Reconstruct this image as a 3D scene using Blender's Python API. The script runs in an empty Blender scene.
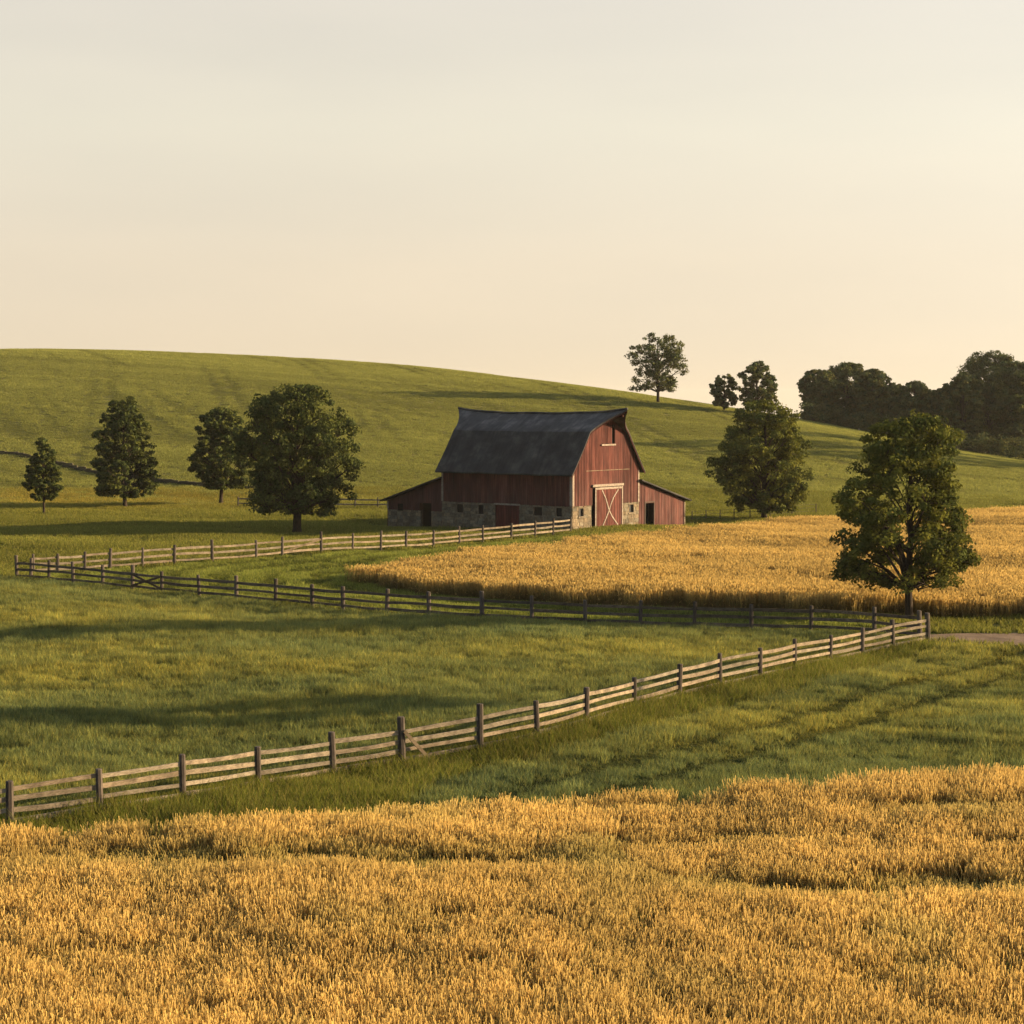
import bpy, math, random
import numpy as np
from mathutils import Vector

# ------------------------------------------------------------------ camera, sky, sun, exposure
SC = bpy.context.scene
COL = SC.collection
F = 1900.0                       # focal length in pixels of a 1024 px frame
PITCH = math.atan(112.0 / F)
CAMZ = 12.0
cam_data = bpy.data.cameras.new('camera')
cam_data.sensor_width = 36.0
cam_data.lens = 36.0 * F / 1024.0
cam_data.clip_start = 0.5
cam_data.clip_end = 9000.0
cam = bpy.data.objects.new('camera', cam_data)
cam.location = (0, 0, CAMZ)
cam.rotation_euler = (math.radians(90) - PITCH, 0, 0)
COL.objects.link(cam)
SC.camera = cam

SUN_EL = 12.5                    # degrees above the horizon
SUN_AZ = 9.5                     # degrees behind straight-right (towards +Y)
sd = bpy.data.lights.new('sun', 'SUN')
sd.energy = 5.0
sd.angle = math.radians(0.6)
sd.color = (1.0, 0.76, 0.46)
sun = bpy.data.objects.new('sun', sd)
e, a = math.radians(SUN_EL), math.radians(SUN_AZ)
to_sun = Vector((math.cos(e) * math.cos(a), math.cos(e) * math.sin(a), math.sin(e)))
sun.rotation_euler = to_sun.to_track_quat('Z', 'Y').to_euler()
sun.location = (80, 20, 60)
COL.objects.link(sun)

W = bpy.data.worlds.new('World')
SC.world = W
W.use_nodes = True
nt = W.node_tree
nt.nodes.clear()
sky = nt.nodes.new('ShaderNodeTexSky')
sky.sky_type = 'NISHITA'
sky.sun_disc = False
sky.sun_elevation = math.radians(SUN_EL)
sky.sun_rotation = math.radians(90 - SUN_AZ)
sky.altitude = 100
sky.air_density = 1.0
sky.dust_density = 2.0
sky.ozone_density = 1.0
tc = nt.nodes.new('ShaderNodeTexCoord')
bg = nt.nodes.new('ShaderNodeBackground')
bg.inputs['Strength'].default_value = 0.10
wo = nt.nodes.new('ShaderNodeOutputWorld')
# the sky model turns black at the horizon: keep to the air a little above it
sep = nt.nodes.new('ShaderNodeSeparateXYZ')
mx = nt.nodes.new('ShaderNodeMath'); mx.operation = 'MAXIMUM'; mx.inputs[1].default_value = 0.0
ma = nt.nodes.new('ShaderNodeMath'); ma.operation = 'MULTIPLY_ADD'; ma.inputs[1].default_value = 0.9; ma.inputs[2].default_value = 0.10
cmb = nt.nodes.new('ShaderNodeCombineXYZ')
nt.links.new(tc.outputs['Generated'], sep.inputs[0])
nt.links.new(sep.outputs[0], cmb.inputs[0]); nt.links.new(sep.outputs[1], cmb.inputs[1])
nt.links.new(sep.outputs[2], mx.inputs[0]); nt.links.new(mx.outputs[0], ma.inputs[0]); nt.links.new(ma.outputs[0], cmb.inputs[2])
nt.links.new(cmb.outputs[0], sky.inputs['Vector'])
# a thin veil of evening haze lies over the blue: thick and peach at the horizon, thin and pale higher up
vr = nt.nodes.new('ShaderNodeValToRGB')
el = vr.color_ramp.elements
for _ in range(4): el.new(0.5)
VEIL = [(0.0, (2.24, 1.40, 0.70)), (0.07, (2.32, 1.60, 0.84)), (0.14, (2.50, 1.98, 1.20)), (0.21, (2.42, 1.96, 1.32)), (0.45, (1.1, 0.9, 0.65)), (1.0, (0.5, 0.45, 0.4))]
for e_, (p_, c_) in zip(el, VEIL): e_.position = p_; e_.color = (*c_, 1)
nt.links.new(mx.outputs[0], vr.inputs[0])
wst = nt.nodes.new('ShaderNodeMath'); wst.operation = 'MULTIPLY_ADD'; wst.inputs[1].default_value = 0.22; wst.inputs[2].default_value = 1.0   # brighter towards the sun
nt.links.new(sep.outputs[0], wst.inputs[0])
bck = nt.nodes.new('ShaderNodeMapRange'); bck.inputs['From Min'].default_value = -0.7; bck.inputs['From Max'].default_value = 0.6     # the haze is thinner behind the viewer
bck.inputs['To Min'].default_value = 0.15; bck.inputs['To Max'].default_value = 1.0
nt.links.new(sep.outputs[1], bck.inputs['Value'])
wb = nt.nodes.new('ShaderNodeMath'); wb.operation = 'MULTIPLY'
nt.links.new(wst.outputs[0], wb.inputs[0]); nt.links.new(bck.outputs[0], wb.inputs[1])
vm = nt.nodes.new('ShaderNodeVectorMath'); vm.operation = 'SCALE'
# faint streaks of high cloud
cmap = nt.nodes.new('ShaderNodeMapping'); cmap.inputs['Scale'].default_value = (2.2, 2.2, 11.0); cmap.inputs['Rotation'].default_value = (0.0, 0.10, 0.0)
cno = nt.nodes.new('ShaderNodeTexNoise'); cno.inputs['Scale'].default_value = 1.7; cno.inputs['Detail'].default_value = 3.0; cno.inputs['Roughness'].default_value = 0.45
nt.links.new(tc.outputs['Generated'], cmap.inputs[0]); nt.links.new(cmap.outputs[0], cno.inputs['Vector'])
cmr = nt.nodes.new('ShaderNodeMapRange'); cmr.inputs['From Min'].default_value = 0.3; cmr.inputs['From Max'].default_value = 0.7
cmr.inputs['To Min'].default_value = 0.96; cmr.inputs['To Max'].default_value = 1.06
nt.links.new(cno.outputs[0], cmr.inputs['Value'])
wc = nt.nodes.new('ShaderNodeMath'); wc.operation = 'MULTIPLY'
nt.links.new(wb.outputs[0], wc.inputs[0]); nt.links.new(cmr.outputs[0], wc.inputs[1])
nt.links.new(vr.outputs[0], vm.inputs[0]); nt.links.new(wc.outputs[0], vm.inputs['Scale'])
dim = nt.nodes.new('ShaderNodeVectorMath'); dim.operation = 'SCALE'
dr = nt.nodes.new('ShaderNodeMapRange'); dr.inputs['From Min'].default_value = 0.2; dr.inputs['From Max'].default_value = 0.75
dr.inputs['To Min'].default_value = 0.42; dr.inputs['To Max'].default_value = 1.25
nt.links.new(sep.outputs[2], dr.inputs['Value']); nt.links.new(dr.outputs[0], dim.inputs['Scale'])
nt.links.new(sky.outputs[0], dim.inputs[0])
add = nt.nodes.new('ShaderNodeMix'); add.data_type = 'RGBA'; add.blend_type = 'ADD'; add.inputs[0].default_value = 1.0
nt.links.new(dim.outputs[0], add.inputs[6]); nt.links.new(vm.outputs[0], add.inputs[7])
nt.links.new(add.outputs[2], bg.inputs['Color'])
nt.links.new(bg.outputs[0], wo.inputs['Surface'])

SC.view_settings.view_transform = 'Standard'
SC.view_settings.look = 'None'
SC.view_settings.exposure = 1.4
SC.view_settings.gamma = 1.0
SC.cycles.max_bounces = 6
SC.cycles.diffuse_bounces = 3
SC.cycles.transparent_max_bounces = 8
SC.cycles.volume_bounces = 0

rnd = random.Random(7)
RG = np.random.default_rng(11)

# ------------------------------------------------------------------ terrain
def _table():
    xs = np.arange(-1400, 2404, 4.0)
    yc = np.interp(xs, [-600, -300, 0, 150, 250, 400, 520, 620, 680, 740, 800, 860, 960, 1024, 1200, 1600],
                   [368, 358, 352, 352, 356, 366, 379, 393, 403.5, 412, 421, 431, 450, 459, 475, 490])
    D = np.interp(xs, [-300, 150, 500, 680, 800, 1024, 1200, 1700], [445, 440, 405, 372, 352, 332, 310, 290])
    k = np.exp(-0.5 * (np.arange(-30, 31) * 4 / 40.0) ** 2); k /= k.sum()
    sm = lambda v: np.convolve(np.pad(v, 30, mode='edge'), k, mode='valid')
    yc, D = sm(yc), sm(D)
    return xs, CAMZ + (400 - yc) / F * D, D
TX, TZC, TD = _table()
FOOT = 205.0

def hgt(x, y):
    x = np.asarray(x, float); y = np.asarray(y, float)
    px = 512 + F * x / np.maximum(y, 25.0)
    zc = np.interp(px, TX, TZC); D = np.interp(px, TX, TD)
    t = np.clip((y - FOOT) / (D - FOOT), 0, 1)
    z = zc * (t * t * (3 - 2 * t))
    d = np.maximum(y - D, 0)
    drop = 0.12 * (np.sqrt(d * d + 2500.0) - 50.0)
    z = z - 80.0 * (1 - np.exp(-drop / 80.0))
    near = np.clip((230 - y) / 60.0, 0, 1) * np.clip((y - 10) / 25.0, 0, 1)
    und = 0.16 * np.sin(x * 0.13 + 0.6 * np.sin(y * 0.05)) * np.sin(y * 0.11 + 1.3) + 0.10 * np.sin(x * 0.31 + y * 0.21) \
        + 0.07 * np.sin(y * 0.45 + x * 0.05 + 2.0)
    z = z + und * near
    hill = np.clip((y - 215) / 60.0, 0, 1) * np.clip((900 - y) / 300, 0, 1)
    z = z + hill * (0.35 * np.sin(x * 0.06 + y * 0.035) + 0.25 * np.sin(x * 0.021 - y * 0.07 + 1.0))
    # the ground falls a little at both ends of the barn
    z = z - 0.45 * np.exp(-(((x + 12) / 9.0) ** 2 + ((y - 186) / 9.0) ** 2))
    z = z - 0.45 * np.exp(-(((x - 18) / 7.0) ** 2 + ((y - 187) / 8.0) ** 2))
    return z

CP, SP = math.cos(PITCH), math.sin(PITCH)
def ray(px, py):
    xr, yu = (px - 512) / F, (512 - py) / F
    return np.array([xr, yu * SP + CP, yu * CP - SP])

def P(px, py, dz=0.0):
    """the place on the terrain (raised by dz) that is seen at a pixel"""
    d = ray(px, py)
    t = np.arange(12.0, 900.0, 0.5)
    q = CAMZ + d[2] * t - hgt(d[0] * t, d[1] * t) - dz
    i = np.argmax(q < 0)
    if q[i] >= 0:
        i = len(t) - 1
    lo, hi = t[i] - 0.5, t[i]
    for _ in range(30):
        m = 0.5 * (lo + hi)
        if CAMZ + d[2] * m - hgt(d[0] * m, d[1] * m) - dz < 0: hi = m
        else: lo = m
    return np.array([d[0] * hi, d[1] * hi, CAMZ + d[2] * hi])

def project(x, y, z):
    dz = z - CAMZ
    f = y * CP - dz * SP
    u = y * SP + dz * CP
    return 512 + F * x / f, 512 - F * u / f

def at_depth(px, depth):
    x = (px - 512) / F * depth
    return np.array([x, depth, float(hgt(x, depth))])

def inside(poly, x, y):
    poly = np.asarray(poly)[:, :2]
    r = np.zeros(x.shape, bool)
    n = len(poly); j = n - 1
    for i in range(n):
        xi, yi = poly[i]; xj, yj = poly[j]
        if yi != yj:
            c = ((yi > y) != (yj > y)) & (x < (xj - xi) * (y - yi) / (yj - yi) + xi)
            r ^= c
        j = i
    return r

def vnoise(x, y, seed=0):
    """smooth value noise, about -1..1"""
    r = np.random.default_rng(seed)
    g = r.uniform(-1, 1, (64, 64))
    xi = np.floor(x).astype(int); yi = np.floor(y).astype(int)
    fx = x - xi; fy = y - yi
    fx = fx * fx * (3 - 2 * fx); fy = fy * fy * (3 - 2 * fy)
    a_ = g[xi % 64, yi % 64]; b_ = g[(xi + 1) % 64, yi % 64]; c_ = g[xi % 64, (yi + 1) % 64]; d_ = g[(xi + 1) % 64, (yi + 1) % 64]
    return (a_ * (1 - fx) + b_ * fx) * (1 - fy) + (c_ * (1 - fx) + d_ * fx) * fy

# ------------------------------------------------------------------ helpers
def np_mesh(name, verts, faces, mats=(), cols=None, smooth=False):
    """verts (N,3), faces (M,k): ONE mesh"""
    me = bpy.data.meshes.new(name)
    verts = np.asarray(verts, np.float32); faces = np.asarray(faces, np.int32)
    k = faces.shape[1]
    me.vertices.add(len(verts)); me.vertices.foreach_set('co', verts.ravel())
    me.loops.add(faces.size); me.loops.foreach_set('vertex_index', faces.ravel())
    me.polygons.add(len(faces))
    me.polygons.foreach_set('loop_start', np.arange(0, faces.size, k, dtype=np.int32))
    me.polygons.foreach_set('loop_total', np.full(len(faces), k, np.int32))
    if smooth:
        me.polygons.foreach_set('use_smooth', np.ones(len(faces), bool))
    for m in mats: me.materials.append(m)
    if cols is not None:
        at = me.attributes.new('col', 'FLOAT_COLOR', 'POINT')
        c = np.ones((len(verts), 4), np.float32); c[:, :3] = cols
        at.data.foreach_set('color', c.ravel())
    me.update(calc_edges=True)
    me.validate()
    return me

class MB:
    """collects boxes, prisms and tubes into one mesh, each with its own colour"""
    def __init__(s): s.v, s.f, s.c = [], [], []
    def add(s, vs, fs, c=(1, 1, 1)):
        o = len(s.v); s.v += [tuple(map(float, q)) for q in vs]; s.c += [c] * len(vs)
        s.f += [tuple(i + o for i in q) for q in fs]
    def box(s, x0, x1, y0, y1, z0, z1, c=(1, 1, 1)):
        s.hexa([(x0, y0, z0), (x1, y0, z0), (x1, y1, z0), (x0, y1, z0), (x0, y0, z1), (x1, y0, z1), (x1, y1, z1), (x0, y1, z1)], c)
    def hexa(s, v8, c=(1, 1, 1)):
        s.add(v8, [(0, 3, 2, 1), (4, 5, 6, 7), (0, 1, 5, 4), (1, 2, 6, 5), (2, 3, 7, 6), (3, 0, 4, 7)], c)
    def beam(s, p, q, w, h, c=(1, 1, 1), up=(0, 0, 1)):
        p, q = Vector(p), Vector(q); d = (q - p).normalized()
        sd_ = d.cross(Vector(up)).normalized() * (w / 2); uu = sd_.cross(d).normalized() * (h / 2)
        v = []
        for o in (p, q): v += [o - sd_ - uu, o + sd_ - uu, o + sd_ + uu, o - sd_ + uu]
        s.hexa(v, c)
    def tube(s, pts, rad, n=7, c=(1, 1, 1), cap=True):
        pts = [Vector(q) for q in pts]; o = len(s.v); k = len(pts)
        for i, p in enumerate(pts):
            d = (pts[min(i + 1, k - 1)] - pts[max(i - 1, 0)]).normalized()
            r = Vector((1, 0, 0)) if abs(d.x) < 0.8 else Vector((0, 1, 0))
            u = d.cross(r).normalized(); w = d.cross(u).normalized()
            for j in range(n):
                an = 2 * math.pi * j / n
                q = p + (u * math.cos(an) + w * math.sin(an)) * rad[i]
                s.v.append(tuple(q)); s.c.append(c)
        for i in range(k - 1):
            for j in range(n):
                s.f.append((o + i * n + j, o + i * n + (j + 1) % n, o + (i + 1) * n + (j + 1) % n, o + (i + 1) * n + j))
        if cap:
            s.f.append(tuple(o + j for j in range(n))); s.f.append(tuple(o + (k - 1) * n + j for j in reversed(range(n))))
    def build(s, name, mat, parent=None, smooth=False):
        me = bpy.data.meshes.new(name)
        me.from_pydata(s.v, [], s.f)
        at = me.attributes.new('col', 'FLOAT_COLOR', 'POINT')
        c = np.ones((len(s.v), 4), np.float32); c[:, :3] = np.array(s.c, np.float32).reshape(-1, 3)
        at.data.foreach_set('color', c.ravel())
        if smooth:
            for p in me.polygons: p.use_smooth = True
        me.materials.append(mat)
        me.update()
        return link(name, me, parent)

def link(name, me, parent=None):
    o = bpy.data.objects.new(name, me); COL.objects.link(o)
    if parent is not None: o.parent = parent
    return o

def empty(name, loc=(0, 0, 0), rz=0.0, parent=None):
    o = bpy.data.objects.new(name, None); COL.objects.link(o)
    o.location = loc; o.rotation_euler = (0, 0, rz); o.empty_display_size = 0.5
    if parent is not None: o.parent = parent
    return o

def tag(o, label=None, cat=None, group=None, kind=None):
    if label: o['label'] = label
    if cat: o['category'] = cat
    if group: o['group'] = group
    if kind: o['kind'] = kind
    return o

# ------------------------------------------------------------------ materials
def new_mat(name):
    m = bpy.data.materials.new(name); m.use_nodes = True
    m.node_tree.nodes.clear()
    return m, m.node_tree
def N(t, typ, **kw):
    n = t.nodes.new(typ)
    for k, v in kw.items(): setattr(n, k, v)
    return n
def L(t, a_, b_): t.links.new(a_, b_)
def mul(t, a_, b_):
    n = N(t, 'ShaderNodeMix', data_type='RGBA', blend_type='MULTIPLY')
    n.inputs[0].default_value = 1.0
    L(t, a_, n.inputs[6])
    if isinstance(b_, tuple): n.inputs[7].default_value = (*b_, 1)
    else: L(t, b_, n.inputs[7])
    return n.outputs[2]
def ramp(t, fac, stops):
    r = N(t, 'ShaderNodeValToRGB')
    el = r.color_ramp.elements
    while len(el) < len(stops): el.new(0.5)
    for e_, (p, c) in zip(el, stops):
        e_.position = p; e_.color = (*c, 1) if len(c) == 3 else c
    L(t, fac, r.inputs[0])
    return r.outputs[0]
def noise(t, vec, scale, detail=4, rough=0.55):
    n = N(t, 'ShaderNodeTexNoise'); n.inputs['Scale'].default_value = scale
    n.inputs['Detail'].default_value = detail; n.inputs['Roughness'].default_value = rough
    if vec is not None: L(t, vec, n.inputs['Vector'])
    return n
def mapping(t, vec, scale=(1, 1, 1), rot=(0, 0, 0)):
    m = N(t, 'ShaderNodeMapping'); m.inputs['Scale'].default_value = scale; m.inputs['Rotation'].default_value = rot
    L(t, vec, m.inputs['Vector']); return m.outputs[0]
def principled(t, rough=0.9, spec=0.2):
    b = N(t, 'ShaderNodeBsdfPrincipled'); b.inputs['Roughness'].default_value = rough
    b.inputs['Specular IOR Level'].default_value = spec
    o = N(t, 'ShaderNodeOutputMaterial'); L(t, b.outputs[0], o.inputs['Surface'])
    return b
def bump(t, h, b, strength=0.4, dist=0.05):
    n = N(t, 'ShaderNodeBump'); n.inputs['Strength'].default_value = strength; n.inputs['Distance'].default_value = dist
    L(t, h, n.inputs['Height']); L(t, n.outputs[0], b.inputs['Normal'])

def plant_mat(name, transl=0.35, instanced=True):
    """thin blades and leaves: diffuse with light coming through"""
    m, t = new_mat(name)
    c = N(t, 'ShaderNodeAttribute', attribute_name='col').outputs['Color']
    if instanced:
        c = mul(t, c, N(t, 'ShaderNodeAttribute', attribute_name='tint', attribute_type='INSTANCER').outputs['Color'])
    d = N(t, 'ShaderNodeBsdfDiffuse'); L(t, c, d.inputs[0])
    tr = N(t, 'ShaderNodeBsdfTranslucent'); L(t, c, tr.inputs[0])
    mxs = N(t, 'ShaderNodeMixShader'); mxs.inputs[0].default_value = transl
    L(t, d.outputs[0], mxs.inputs[1]); L(t, tr.outputs[0], mxs.inputs[2])
    o = N(t, 'ShaderNodeOutputMaterial'); L(t, mxs.outputs[0], o.inputs['Surface'])
    return m

def wood_mat(name, base, dark, grain=(1.5, 1.5, 14), rough=0.9, use_col=True, dirt=0.5):
    m, t = new_mat(name)
    oc = N(t, 'ShaderNodeTexCoord').outputs['Object']
    n1 = noise(t, mapping(t, oc, grain), 2.0, 6, 0.6)
    n2 = noise(t, oc, 2.2, 5)
    c = ramp(t, n1.outputs[0], [(0.3, dark), (0.62, base)])
    g = ramp(t, n2.outputs[0], [(0.3, (dirt,) * 3), (0.6, (1, 1, 1))])
    c = mul(t, c, g)
    if use_col: c = mul(t, c, N(t, 'ShaderNodeAttribute', attribute_name='col').outputs['Color'])
    b = principled(t, rough, 0.15); L(t, c, b.inputs['Base Color'])
    bump(t, n1.outputs[0], b, 0.5, 0.01)
    return m

# vertical barn boards: streaks run up and down (grain squeezed across, stretched along z)
def board_mat():
    m, t = new_mat('red_boards')
    oc = N(t, 'ShaderNodeTexCoord').outputs['Object']
    n1 = noise(t, mapping(t, oc, (9, 9, 0.35)), 1.6, 6, 0.65)
    n2 = noise(t, mapping(t, oc, (1.0, 1.0, 0.5)), 0.7, 5)
    n3 = noise(t, mapping(t, oc, (22, 22, 0.6)), 1.5, 3)
    c = ramp(t, n1.outputs[0], [(0.30, (0.028, 0.012, 0.011)), (0.46, (0.105, 0.028, 0.019)), (0.60, (0.15, 0.048, 0.034)), (0.74, (0.26, 0.13, 0.095))])
    c = mul(t, c, ramp(t, n2.outputs[0], [(0.32, (0.55, 0.5, 0.5)), (0.6, (1, 1, 1))]))
    c = mul(t, c, ramp(t, n3.outputs[0], [(0.3, (0.6, 0.6, 0.6)), (0.5, (1, 1, 1))]))
    # the paint has worn to grey wood lower down, where rain splashes the wall
    sx = N(t, 'ShaderNodeSeparateXYZ'); L(t, oc, sx.inputs[0])
    mr = N(t, 'ShaderNodeMapRange'); mr.inputs['From Min'].default_value = 5.6; mr.inputs['From Max'].default_value = 2.2; mr.inputs['To Min'].default_value = 0.0; mr.inputs['To Max'].default_value = 0.32
    L(t, sx.outputs[2], mr.inputs['Value'])
    nw = noise(t, mapping(t, oc, (5, 5, 0.5)), 1.3, 5, 0.6)
    mw = N(t, 'ShaderNodeMath', operation='MULTIPLY'); L(t, mr.outputs[0], mw.inputs[0])
    L(t, ramp(t, nw.outputs[0], [(0.35, (0.1, 0.1, 0.1)), (0.65, (1, 1, 1))]), mw.inputs[1])
    wm = N(t, 'ShaderNodeMix', data_type='RGBA'); L(t, mw.outputs[0], wm.inputs[0]); L(t, c, wm.inputs[6]); wm.inputs[7].default_value = (0.135, 0.095, 0.075, 1)
    c = mul(t, wm.outputs[2], N(t, 'ShaderNodeAttribute', attribute_name='col').outputs['Color'])
    b = principled(t, 0.88, 0.15); L(t, c, b.inputs['Base Color'])
    bump(t, n1.outputs[0], b, 0.4, 0.01)
    return m
def stone_mat():
    m, t = new_mat('field_stone')
    oc = N(t, 'ShaderNodeTexCoord').outputs['Object']
    n1 = noise(t, oc, 5.0, 6, 0.65); n2 = noise(t, oc, 0.8, 3)
    c = ramp(t, n1.outputs[0], [(0.25, (0.09, 0.072, 0.05)), (0.55, (0.22, 0.172, 0.11)), (0.8, (0.32, 0.255, 0.165))])
    c = mul(t, c, ramp(t, n2.outputs[0], [(0.3, (0.7, 0.7, 0.72)), (0.6, (1, 1, 1))]))
    c = mul(t, c, N(t, 'ShaderNodeAttribute', attribute_name='col').outputs['Color'])
    b = principled(t, 0.92, 0.15); L(t, c, b.inputs['Base Color'])
    bump(t, n1.outputs[0], b, 0.6, 0.03)
    return m
def roof_mat():
    m, t = new_mat('old_shingles')
    oc = N(t, 'ShaderNodeTexCoord').outputs['Object']
    n1 = noise(t, oc, 0.55, 6, 0.6)
    n2 = noise(t, mapping(t, oc, (2.2, 0.25, 0.25)), 1.2, 5)
    n3 = noise(t, mapping(t, oc, (3, 6, 6)), 3.0, 2)
    c = ramp(t, n1.outputs[0], [(0.28, (0.023, 0.021, 0.019)), (0.5, (0.055, 0.050, 0.045)), (0.72, (0.135, 0.12, 0.104))])
    c = mul(t, c, ramp(t, n2.outputs[0], [(0.3, (0.6, 0.6, 0.6)), (0.55, (1, 1, 1)), (0.8, (1.0, 0.95, 0.85))]))
    c = mul(t, c, ramp(t, n3.outputs[0], [(0.3, (0.7, 0.7, 0.7)), (0.6, (1, 1, 1))]))
    c = mul(t, c, N(t, 'ShaderNodeAttribute', attribute_name='col').outputs['Color'])
    b = principled(t, 0.85, 0.25); L(t, c, b.inputs['Base Color'])
    bump(t, n3.outputs[0], b, 0.5, 0.03)
    return m
def plain_mat(name, colr, rough=0.8, spec=0.2):
    m, t = new_mat(name)
    oc = N(t, 'ShaderNodeTexCoord').outputs['Object']
    n1 = noise(t, oc, 6.0, 5)
    c = ramp(t, n1.outputs[0], [(0.3, tuple(q * 0.7 for q in colr)), (0.6, colr)])
    b = principled(t, rough, spec); L(t, c, b.inputs['Base Color'])
    return m
def bark_mat():
    m, t = new_mat('bark')
    oc = N(t, 'ShaderNodeTexCoord').outputs['Object']
    n1 = noise(t, mapping(t, oc, (6, 6, 1.2)), 2.0, 6, 0.65)
    c = ramp(t, n1.outputs[0], [(0.3, (0.016, 0.012, 0.009)), (0.7, (0.065, 0.047, 0.032))])
    b = principled(t, 0.95, 0.1); L(t, c, b.inputs['Base Color'])
    bump(t, n1.outputs[0], b, 0.8, 0.05)
    return m
def ground_mat():
    m, t = new_mat('ground_cover')
    pos = N(t, 'ShaderNodeNewGeometry').outputs['Position']
    c = N(t, 'ShaderNodeAttribute', attribute_name='col').outputs['Color']
    n1 = noise(t, pos, 0.35, 6, 0.6); n2 = noise(t, pos, 3.0, 5, 0.65)
    c = mul(t, c, ramp(t, n1.outputs[0], [(0.3, (0.72, 0.76, 0.7)), (0.65, (1.15, 1.1, 1.0))]))
    c = mul(t, c, ramp(t, n2.outputs[0], [(0.3, (0.7, 0.7, 0.7)), (0.65, (1.15, 1.15, 1.1))]))
    b = principled(t, 1.0, 0.0); L(t, c, b.inputs['Base Color'])
    bump(t, n2.outputs[0], b, 0.8, 0.12)
    return m
def road_mat():
    m, t = new_mat('dirt_track')
    pos = N(t, 'ShaderNodeNewGeometry').outputs['Position']
    n1 = noise(t, pos, 0.9, 6, 0.65); n2 = noise(t, pos, 14.0, 4)
    c = ramp(t, n1.outputs[0], [(0.3, (0.13, 0.085, 0.05)), (0.7, (0.26, 0.175, 0.105))])
    c = mul(t, c, ramp(t, n2.outputs[0], [(0.3, (0.65, 0.65, 0.65)), (0.6, (1, 1, 1))]))
    b = principled(t, 0.95, 0.1); L(t, c, b.inputs['Base Color'])
    bump(t, n2.outputs[0], b, 0.7, 0.03)
    return m

M = {
    'boards': board_mat(), 'stone': stone_mat(), 'roof': roof_mat(), 'bark': bark_mat(),
    'ground': ground_mat(), 'road': road_mat(),
    'white': wood_mat('weathered_white_paint', (0.36, 0.29, 0.225), (0.2, 0.15, 0.11), (3, 3, 3), 0.8, False, 0.75),
    'rail': wood_mat('sun_bleached_rail', (0.31, 0.245, 0.165), (0.12, 0.088, 0.056), (4, 4, 26), 0.9, True, 0.45),
    'shaded_rail': wood_mat('rail_toned_for_shade', (0.17, 0.128, 0.085), (0.06, 0.044, 0.03), (4, 4, 26), 0.92, True, 0.5),  # rail wood darkened in its colour for the fence that stands in shade
    'post': wood_mat('weathered_post', (0.12, 0.094, 0.072), (0.045, 0.035, 0.027), (16, 16, 1.6), 0.92, True, 0.6),
    'dark': plain_mat('painted_dark_interior', (0.008, 0.008, 0.008), 0.9, 0.05),  # near-black panels stand in for the unlit inside of the openings
    'glass': plain_mat('dusty_dark_glass', (0.008, 0.008, 0.009), 0.35, 0.15),
    'wire': plain_mat('rusty_wire', (0.10, 0.075, 0.06), 0.6, 0.4),
    'dry_stone': plain_mat('mossy_dry_stone', (0.075, 0.064, 0.034), 0.95, 0.1),
    'wheat': plant_mat('wheat_straw', 0.42), 'blade': plant_mat('grass_blade', 0.4),
    'leaf': plant_mat('tree_leaf', 0.22, False),
}

# ------------------------------------------------------------------ where things run (pixels of the photograph turned into places)
NEAR_FENCE = [(-75, 842), (10, 829), (100, 815), (183, 801), (258, 789), (333, 777), (402, 766), (480, 752), (537, 739), (586, 726), (634, 711.5),
              (679, 698.5), (720, 688), (760, 679.5), (795, 671), (830, 664), (862, 657), (893, 650), (928, 643)]
FAR_FENCE = [(18, 579), (31, 580.2), (48, 582), (72, 584.5), (102, 587.3), (133, 590), (163, 592.8), (200, 596.5), (236, 600.5), (275, 604.5), (312, 608),
             (343, 610.5), (387, 614), (429, 617), (482, 620.2), (532, 622.8), (585, 625), (640, 627), (694, 628.7), (752, 630.5), (812, 632.3), (873, 634.5), (920, 640)]
BARN_FENCE = [(24, 577.5), (59, 574), (89, 571), (114, 568.6), (145, 566.2), (176, 564), (214, 561.5), (257, 559), (281, 558), (318, 556.2), (350, 554),
              (380, 551.6), (406, 549.2), (434, 546.4), (460, 543.8), (483, 541.6), (511, 539), (535, 537), (553, 535.4), (571, 534)]
W1_EDGE = [(-300, 842), (-120, 833), (0, 826), (100, 823), (200, 814), (300, 809), (400, 802), (512, 796), (600, 790), (700, 785), (800, 778), (900, 770), (1024, 765), (1180, 757), (1350, 750)]
W2_FRONT = [(358, 577), (367, 584), (393, 590), (440, 596.5), (512, 603), (600, 608), (700, 611), (800, 614), (905, 616), (1024, 617), (1200, 617), (1400, 617)]
W2_BACK = [(1400, 497), (1200, 501), (1024, 507), (960, 510), (880, 514), (820, 517), (760, 521), (700, 526), (640, 531.5), (600, 536), (560, 541), (500, 547), (440, 554), (404, 561), (376, 566.3), (361, 571)]

nf = [P(*q) for q in NEAR_FENCE]; ff = [P(*q) for q in FAR_FENCE]; bf = [P(*q) for q in BARN_FENCE]
def smooth_run(pts, deg):
    a_ = np.array(pts); c = np.polyfit(a_[:, 0], a_[:, 1], deg)
    yy = np.polyval(c, a_[:, 0]); return [np.array([x_, y_, float(hgt(x_, y_))]) for x_, y_ in zip(a_[:, 0], yy)]
ff = smooth_run(ff, 5); bf = smooth_run(bf, 3)
w1 = [P(x, y, 1.2) for x, y in W1_EDGE]
POLY_W1 = w1 + [np.array([40, 18, 0]), np.array([-40, 18, 0])]
POLY_W2 = [P(*q) for q in W2_FRONT] + [P(x, y, 0.95) for x, y in W2_BACK]
GRASS_LINE = [(-120, 850), (0, 835), (200, 814), (300, 800), (400, 787), (480, 774), (540, 760), (600, 744), (700, 716), (800, 690), (870, 672), (935, 651)]
gl = [P(*q) for q in GRASS_LINE]
nfx = [P(-260, 875)] + nf
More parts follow.
